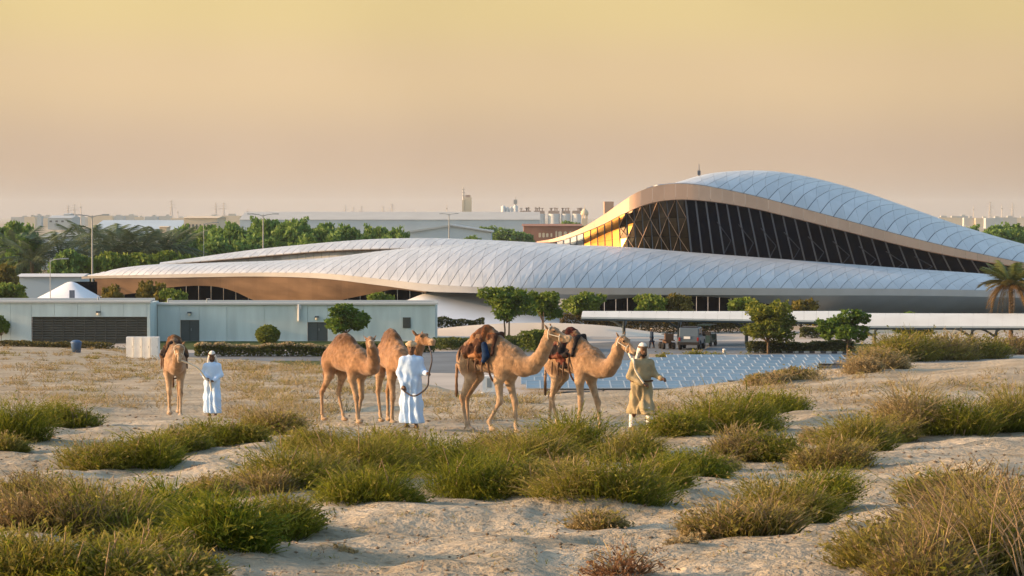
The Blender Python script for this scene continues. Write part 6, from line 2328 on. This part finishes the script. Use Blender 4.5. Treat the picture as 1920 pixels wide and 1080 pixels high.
c4 = camel(on_sand(920, 47.6), H4, 'saddled camel with a blue patch on its brown saddle cloth, striding right with outstretched neck', 'tan', neck=bend_neck(R(4), .04), head=hw(H4, (1, -.42, -.10)),
           legs=dict(fl=(.16, 0), fr=(-.26, .06), hl=(-.12, 0), hr=(.04, 0)), seed=12.1, size=.98, halter=True)
H5 = R(-47)
c5 = camel(on_sand(1076, 49.6), H5, 'camel with a dark maroon saddle led on a white rope by the man in khaki', 'tan', neck=bend_neck(R(-2), -.06, fwd=.98), head=hw(H5, (.75, -.6, -.38)),
           legs=dict(fl=(.28, 0), fr=(-.10, 0), hl=(-.32, 0), hr=(.20, 0)), seed=15.8, size=.98)

M['cloth'] = leafmat('saddle_cloth', 0.0, .9)
def saddle(cam_, label, c_main, c_dark, c_light, patch=None, big=1.0, flap=1.32):
    root = empty('saddle', cam_.location, cam_.rotation_euler[2], label, 'saddle', 'saddles on the camels')
    root.scale = cam_.scale
    pr = []
    E = lambda c, r, k=.08: pr.append(('e', c, r, None, k))
    C = lambda a, b, ra, rb, k=.05: pr.append(('c', a, b, ra, rb, k))
    E((-.08, 0, 1.76), (.40 * big, .22, .28)); E((-.10, 0, 1.99), (.24, .16, .19))
    E((-.06, 0, 1.50), (.38 * big, .325, .36))
    E((-.38, 0, 1.60), (.36, .275, .25))
    for s in (-1, 1):
        C((.20, s * .10, 1.98), (.24, s * .30, 1.62), .045, .04)
        C((-.36, s * .10, 1.90), (-.42, s * .29, 1.56), .05, .045)
        C((-.30, s * .33, 1.56), (.12, s * .33, 1.62), .045, .045)
        C((-.05, s * .12, 2.08), (-.10, s * .34, 1.62), .050, .06)
    C((.18, -.10, 1.99), (.18, .10, 1.99), .055, .055)
    C((-.36, -.10, 1.92), (-.36, .10, 1.92), .07, .07)
    def crease(V):
        x, y, z = V.T
        V = V.copy()
        n = fbm(x * 9, z * 7 + y * 5, 3)
        rr = np.stack([x * 0, y, z - 1.5], -1); rr /= np.linalg.norm(rr, axis=1)[:, None] + 1e-6
        return V + rr * (n * .07)[:, None]
    V, Q = sdf_mesh(pr, .018, zmin=flap, smooth=1, disp=crease)
    x, y, z = V.T
    n = np.clip(fbm(x * 5 + 2, z * 4 + y * 3, 3) * 1.4 + .5, 0, 1)[:, None]
    col = np.where(n < .42, np.array(c_dark), np.where(n < .78, np.array(c_main), np.array(c_light)))
    fr = ((z < flap + .07) | (np.abs(x - .24) < .05))[:, None]
    col = np.where(fr, np.array(c_dark), col)
    link('cloth', np_mesh('cloth', V, Q, True, col=col), M['cloth'], root)
    for xx in (.16, -.62):
        mb = MB()
        rz_, ry_ = (.41, .315) if xx > 0 else (.30, .255)
        zc = 1.42 if xx > 0 else 1.47
        mb.tube([(xx + .02 * math.sin(a * 2), ry_ * math.cos(a), zc + rz_ * math.sin(a)) for a in np.linspace(0, 2 * math.pi, 29)], .022, 6, cap=False)
        mb.build('girth', M['leather'], root)
    if patch:
        pr = [('c', (.06, -.30, 1.80), (.13, -.335, 1.58), .062, .075, .03), ('c', (.13, -.335, 1.58), (.08, -.35, 1.48), .07, .05, .03)]
        V, Q = sdf_mesh(pr, .012)
        link('patch', np_mesh('patch', V, Q, True), patch, root)
    # tassels hanging down the flank
    for xx in (-.30, -.12, .04):
        for s in (-1, 1):
            mb = MB(); mb.tube([(xx, s * .34, flap + .12), (xx - .01, s * .35, flap - .02), (xx, s * .35, flap - .16)], [.016, .022, .012], 5)
            mb.build('tassel', M['leather'], root)
    return root
M['bluecloth'] = mat('blue_cloth', (.012, .03, .075), .85, .1, var=.3, vscale=9)
saddle(c1, 'brown and black pack saddle on the camel at the far left', (.13, .065, .03), (.03, .022, .02), (.30, .22, .14), flap=1.42)
saddle(c4, 'shaggy brown saddle cloth with a blue patch and a dark girth', (.15, .058, .022), (.055, .025, .015), (.30, .15, .07), patch=M['bluecloth'], flap=1.40)
saddle(c5, 'dark maroon and black saddle on the camel led by the man in khaki', (.075, .018, .012), (.022, .018, .018), (.13, .05, .03), flap=1.34)

m1 = person(on_sand(397, 65.4), R(-93), 'man in a white robe and checkered headscarf leading the camel at the far left',
            {1: ((.02, .25, 1.14), (.20, .07, .99), (.3, -1, -.1)), -1: ((-.02, -.27, 1.17), (.22, -.13, 1.06), (.5, .8, -.2))}, head=(1, .05, -.38), size=1.0, flare=1.06, feet=((.06, 0), (-.12, .0)))
m2 = person(on_sand(771, 47.6), R(-88), 'man in a long pale blue white robe and beige turban holding a dark rope',
            {1: ((.03, .25, 1.14), (.24, .32, 1.13), (.8, .3, .1)), -1: ((.0, -.25, 1.13), (.12, -.17, .88), (.5, .35, -.8))}, head=(1, -.05, -.12), style='turban', beard=False, size=.97, flare=.98)
m3 = person(on_sand(1203, 45.6), R(-72), 'bearded man in a khaki robe and pale headscarf with white rope over his shoulder',
            {1: ((.06, .26, 1.16), (.30, .32, 1.08), (1, .25, .0)), -1: ((.0, -.26, 1.12), (.24, -.06, .98), (.3, 1, -.25))}, robe='robe_khaki', head=(1, -.05, -.15),
            feet=((.24, .0), (-.26, .03)), hem=.36, lean=.10, size=.95, flare=.86, belt=True)
mb = MB()
for s, fx in ((1, .24), (-1, -.26)):
    mb.tube([(fx * .75, s * .095, .50), (fx * .9, s * .095, .30), (fx - .02, s * .095, .09)], [.082, .076, .062], 10)
mb.build('leggings', M['leggings'], m3)

M['robe_navy'] = mat('robe_navy', (.02, .035, .065), .85, .1, var=.15, vscale=6)
m4 = person(gz(1222, 653), R(200), 'small distant person in dark blue clothes walking left of the brown quad bike', {1: ((.04, .24, 1.14), (.16, .24, .92), (.5, 0, -1)), -1: ((-.08, -.24, 1.14), (-.06, -.26, .9), (.2, 0, -1))},
            robe='robe_navy', hem=.55, flare=.7, feet=((.26, 0), (-.24, .03)), style='turban', beard=False, size=.93)
mb = MB()
for s, fx in ((1, .26), (-1, -.24)):
    mb.tube([(fx * .6, s * .095, .62), (fx * .9, s * .095, .30), (fx - .02, s * .095, .09)], [.095, .08, .065], 10)
mb.build('trousers', M['robe_navy'], m4)

chin = lambda c: local(c, c['chin'])
rope('lead_rope', [chin(c1), local(m1, (.42, -.34, 1.36)), local(m1, (.30, -.12, 1.06)), local(m1, (.26, -.02, 1.00)), local(m1, (.20, .02, .72))], .027, M['halter'], 'pale rope from the far left camel to the hands of the man in white')
rope('lead_rope', [chin(c3), local(m2, (.20, .42, 1.42)), local(m2, (.36, .36, 1.13)), local(m2, (.34, .32, .86)), local(m2, (.34, .08, .68)), local(m2, (.26, -.10, .74)), local(m2, (.20, -.19, .82))], .016, M['darkrope'], 'dark rope looping between the hands of the man in pale blue white')
rope('lead_rope', [chin(c5), chin(c5).lerp(local(m3, (.12, -.20, 1.45)), .5) - Vector((0, 0, .04)), local(m3, (.12, -.22, 1.46)), local(m3, (.20, -.20, 1.25)), local(m3, (.28, -.06, 1.0))], .020, M['halter'], 'white rope from the maroon saddled camel over the khaki man to his hand')

# ---------------------------------------------------------------- shrubs on the sand
S = [  # px, foot row, width, height, kind, label
    (28, 832, 130, 92, 'deep', 'dark green shrub at the left edge, above a patch of bare sand'),
    (128, 803, 120, 52, 'green', 'low green shrub just right of the dark one at the left edge'),
    (12, 846, 70, 36, 'olive', 'small olive clump under the dark shrub at the left edge'),
    (185, 880, 150, 66, 'mixed', 'olive left half of the long low thicket left of centre'),
    (285, 878, 120, 68, 'green', 'green clump closing the right of the long low thicket'),
    (402, 838, 150, 58, 'green', 'wide low green shrub below the man in the checkered headscarf'),
    (508, 815, 110, 56, 'dryolive', 'dry olive shrub below and left of the bare young camel'),
    (560, 915, 220, 95, 'mixed', 'big olive shrub in the middle left, sloping down to the left'),
    (660, 890, 230, 100, 'olive', 'tall olive crest of the middle thicket under the bare young camel'),
    (690, 942, 200, 80, 'green', 'green front of the middle thicket above the pale sand mound'),
    (800, 885, 210, 92, 'green', 'dense bright green shrub below the man in pale blue white'),
    (890, 936, 200, 88, 'deep', 'deep green shrub hanging over the pale sand mound, to its right'),
    (1000, 880, 170, 88, 'mixed', 'feathery olive shrub in front of the striding camel'),
    (1085, 860, 170, 96, 'green', 'tall feathery green shrub hiding the feet of the maroon saddled camel'),
    (1010, 926, 130, 66, 'olive', 'olive clump at the left foot of the big central shrub'),
    (1130, 930, 260, 100, 'mixed', 'broad brownish green shrub in the centre foreground'),
    (1230, 925, 120, 84, 'green', 'bright green right end of the broad central shrub'),
    (1305, 892, 120, 56, 'deep', 'low dark green shrub right of the broad central shrub'),
    (1262, 818, 130, 52, 'green', 'green shrub just right of the khaki man\'s legs'),
    (1360, 812, 210, 92, 'green', 'large bright green shrub right of the khaki man'),
    (1450, 775, 140, 46, 'green', 'low green tail of the large shrub, tapering right'),
    (1385, 862, 120, 62, 'dryolive', 'dry brownish shrub beneath the large bright green one'),
    (1455, 866, 100, 50, 'green', 'small green shrub right of the dry brownish one'),
    (1400, 1005, 190, 90, 'dryolive', 'dry olive left part of the big shrub right of centre'),
    (1480, 985, 190, 110, 'olive', 'olive middle of the big shrub right of centre'),
    (1545, 965, 100, 90, 'deep', 'deep green right corner of the big shrub right of centre'),
    (1560, 880, 150, 66, 'dryolive', 'dry feathery clump joining the two right hand shrubs'),
    (1612, 848, 130, 76, 'mixed', 'dark olive rounded shrub on the right slope'),
    (1715, 815, 130, 98, 'tan', 'pale dry shrub with long straw stems on the right slope'),
    (1800, 818, 140, 78, 'green', 'dark green shrub right of the pale dry one'),
    (1885, 812, 130, 92, 'mixed', 'green and brown shrub at the right edge, halfway up'),
    (1645, 692, 110, 44, 'tan', 'tan grass clump at the left end of the ridge under the right canopy'),
    (1700, 682, 120, 62, 'yellow', 'yellow olive shrub on the right ridge below the round green tree'),
    (1765, 680, 120, 58, 'dryolive', 'tall feathery yellowish shrub in the middle of the right ridge'),
    (1830, 676, 110, 52, 'yellow', 'olive shrub on the right ridge under the canopy posts'),
    (1900, 668, 80, 46, 'brown', 'brownish shrub at the far right end of the ridge'),
    (1620, 700, 60, 28, 'dry', 'straw tuft at the left foot of the ridge shrubs'),
    (1490, 712, 90, 26, 'dryolive', 'low dry shrub on the sand above the large green one'),
    (1440, 722, 80, 24, 'tan', 'tan grass beside the lower right corner of the solar field'),
    (90, 1000, 240, 110, 'brown', 'dark brownish shrub at the left in the foreground'),
    (200, 1030, 240, 130, 'mixed', 'large dark olive shrub in the left foreground'),
    (330, 1000, 160, 100, 'deep', 'deep green centre of the left foreground thicket'),
    (420, 1025, 190, 110, 'deep', 'emerald green shrub at the right of the left foreground thicket'),
    (520, 1010, 130, 90, 'green', 'yellow green outer tip of the left foreground thicket'),
    (60, 1095, 260, 110, 'olive', 'olive grass in the lower left corner of the photo'),
    (190, 1100, 200, 90, 'mixed', 'long stemmed grass next to the lower left corner'),
    (345, 1105, 170, 62, 'olive', 'small olive shrub on the lower edge, left of centre'),
    (1690, 1065, 250, 100, 'dryolive', 'brown dry shrub forming the left part of the right foreground thicket'),
    (1830, 985, 280, 130, 'brown', 'tall brown shrub in the right foreground thicket'),
    (1890, 1085, 320, 190, 'dryolive', 'dry olive shrub in the lower right corner with long straw stems'),
    (1730, 1110, 230, 110, 'brown', 'brownish shrub on the lower edge at the right'),
    (1775, 1050, 220, 110, 'brown', 'brown dry mass in the middle of the right foreground thicket'),
    (45, 955, 190, 76, 'brown', 'brown shrub at the left edge above the foreground thicket'),
    (255, 1065, 190, 84, 'mixed', 'olive clump filling the front of the left foreground thicket'),
    (395, 935, 130, 50, 'dryolive', 'dry fringe between the left foreground thicket and the middle one'),
    (480, 930, 130, 56, 'tan', 'pale feathery fringe at the left foot of the middle thicket'),
    (600, 848, 150, 50, 'olive', 'low olive fringe behind the crest of the middle thicket'),
    (735, 862, 120, 62, 'mixed', 'olive clump bridging the crest and the dense green shrub'),
    (930, 862, 120, 60, 'dryolive', 'dry feathery clump between the dense green and the feathery olive shrub'),
    (1180, 868, 120, 62, 'olive', 'olive clump behind the right end of the broad central shrub'),
    (1060, 905, 120, 50, 'dryolive', 'straw tipped clump linking the two halves of the central thicket'),
    (330, 850, 110, 48, 'mixed', 'low olive clump joining the long thicket and the wide low green shrub'),
    (455, 828, 90, 40, 'olive', 'small olive clump between the wide low green shrub and the dry olive one'),
    (1550, 835, 90, 36, 'tan', 'low straw tuft on the bare sand left of the rounded dark olive shrub'),
    (1665, 832, 100, 58, 'dryolive', 'dry clump joining the rounded shrub to the pale dry one'),
    (1340, 880, 90, 34, 'tan', 'straw fringe at the foot of the dry brownish shrub'),
    (1330, 1012, 90, 44, 'tan', 'straw fringe at the left tip of the big right shrub'),
    (270, 960, 130, 60, 'dryolive', 'dry crest above the deep green centre of the left foreground thicket'),
    (150, 965, 130, 64, 'brown', 'brown crest at the upper left of the left foreground thicket'),
    (1760, 940, 150, 66, 'olive', 'olive upper fringe of the right foreground thicket'),
    (1120, 992, 110, 44, 'tan', 'small pale green and straw tuft on the open sand right of centre'),
]
for r in S:
    kw = {}
    if r[1] > 985: kw = dict(spread=.6, curl=.25)
    shrub(*r, **kw)
shrub(1166, 1080, 104, 76, 'red', 'reddish dry grass tuft on the lower edge right of centre', name='grass_tuft', cat='grass tuft', n=520, spread=.9, curl=.5, twigs=False)
shrub(1280, 1020, 60, 34, 'dry', 'dry tuft on the open sand left of the big right shrub', name='grass_tuft', cat='grass tuft', n=260, spread=.8, twigs=False)
shrub(360, 1045, 60, 30, 'red', 'small reddish tuft beside the emerald green shrub', name='grass_tuft', cat='grass tuft', n=220, spread=.8, twigs=False)
shrub(650, 1035, 40, 22, 'dry', 'tiny dry tuft on the pale foreground sand', name='grass_tuft', cat='grass tuft', n=160, spread=.8, twigs=False)

# long bare stalks in the lower right corner
g = np.random.default_rng(77)
p0 = G(1850, 1095)
root = empty('dry_stalks', p0, 0, 'bundle of long leafless straw stalks leaning left in the lower right corner', 'stalks')
for i in range(16):
    mb = MB()
    x0, y0 = g.uniform(-.35, .45), g.uniform(-.3, .5)
    l = g.uniform(.4, .75); a = g.uniform(-.8, .35)
    mb.tube([(x0, y0, -.05), (x0 + a * l * .4, y0, l * .55), (x0 + a * l, y0 + .05, l)], [.006, .0045, .002], 5)
    for k in range(3):
        t = g.uniform(.4, .9); s = g.choice([-1, 1])
        q = Vector((x0 + a * l * t, y0, l * t)); mb.tube([q, q + Vector((s * .08, .02, .10))], [.003, .0015], 4)
    mb.build('stalk', M['twig'], root)

# ---------------------------------------------------------------- ground cover nobody could count
def scatter(name, spots, hgt, nper, wid, kinds, label, rad):
    V, Fc, cc, b = [], [], [], 0
    for i, (px, py) in enumerate(spots):
        p = G(px, py)
        s = p.y / F * 40
        g = np.random.default_rng(i)
        f = g.uniform(.6, 1.5)
        k = kinds[i % len(kinds)]
        v, q, c = strands(nper, rad * f * 2, rad * f * 1.6, hgt * f, wid * max(1, p.y / 40), KINDS_[k], i + 9, spread=.9, clump=4, seg=2)
        v = v + np.array([p.x, p.y, 0])
        v[:, 2] += terrain(v[:, 0], v[:, 1])
        V.append(v); Fc.append(q + b); cc.append(c); b += len(v)
    me = np_mesh(name, np.concatenate(V), np.concatenate(Fc), False, col=np.concatenate(cc))
    tag(link(name, me, M['strand']), label, None, None, 'stuff')
g = np.random.default_rng(21)
spots = []
for (x0, x1, y0, y1, n) in [(0, 300, 655, 700, 60), (0, 330, 690, 770, 70), (420, 640, 690, 780, 80), (360, 640, 680, 700, 30), (800, 1020, 730, 790, 40), (440, 620, 760, 800, 20), (1180, 1330, 740, 780, 14),
                            (1300, 1600, 690, 760, 30), (1600, 1920, 690, 740, 18), (640, 720, 690, 740, 20)]:
    for i in range(int(n * 1.5)):
        spots.append((g.uniform(x0, x1), g.uniform(y0, y1)))
scatter('dry_grass', spots, .36, 75, .0056, ['tan', 'dry', 'dryolive', 'tan', 'dry'], 'sparse straw coloured grass over the middle sand', .55)
spots = [(g.uniform(0, 1920), 790 + 290 * g.uniform(0, 1) ** 1.0) for i in range(650)]
scatter('grass_seedlings', spots, .075, 16, .0048, ['brown', 'dry', 'red', 'olive'], 'tiny dry sprigs dotted over the foreground sand', .08)

def litter():
    g = np.random.default_rng(31)
    n = 2600
    px = g.uniform(-20, 1940, n); py = 700 + 385 * g.uniform(0, 1, n) ** .8
    mb_v, mb_f, b = [], [], 0
    ico = np.array([(0, 0, 1), (.9, 0, .3), (.28, .86, .3), (-.73, .53, .3), (-.73, -.53, .3), (.28, -.86, .3), (0, 0, -.4)])
    tri = np.array([(0, 1, 2), (0, 2, 3), (0, 3, 4), (0, 4, 5), (0, 5, 1), (6, 2, 1), (6, 3, 2), (6, 4, 3), (6, 5, 4), (6, 1, 5)])
    # place by depth directly: same angular spread as the camera sees, but on the sand itself
    Yd = np.exp(g.uniform(math.log(13), math.log(62), n))
    X = (px - 960) / F * Yd
    Z = terrain(X, Yd)
    for i in range(n):
        s = g.uniform(.006, .022) * (Yd[i] / 20) ** .7
        v = ico * np.array([s * g.uniform(.7, 2.2), s * g.uniform(.7, 1.6), s * g.uniform(.5, 1.0)])
        a = g.uniform(0, 6.28)
        c_, s_ = math.cos(a), math.sin(a)
        v = np.stack([v[:, 0] * c_ - v[:, 1] * s_, v[:, 0] * s_ + v[:, 1] * c_, v[:, 2]], -1) + np.array([X[i], Yd[i], Z[i] + s * .2])
        mb_v.append(v); mb_f.append(tri + b); b += 7
    me = np_mesh('pebbles', np.concatenate(mb_v), np.concatenate(mb_f), False)
    m = mat('pebble_brown', (.20, .15, .10), .95, .1, var=.5, vscale=1.5)
    tag(link('pebbles', me, m), 'small dark clods and pebbles strewn over the sand', None, None, 'stuff')
litter()
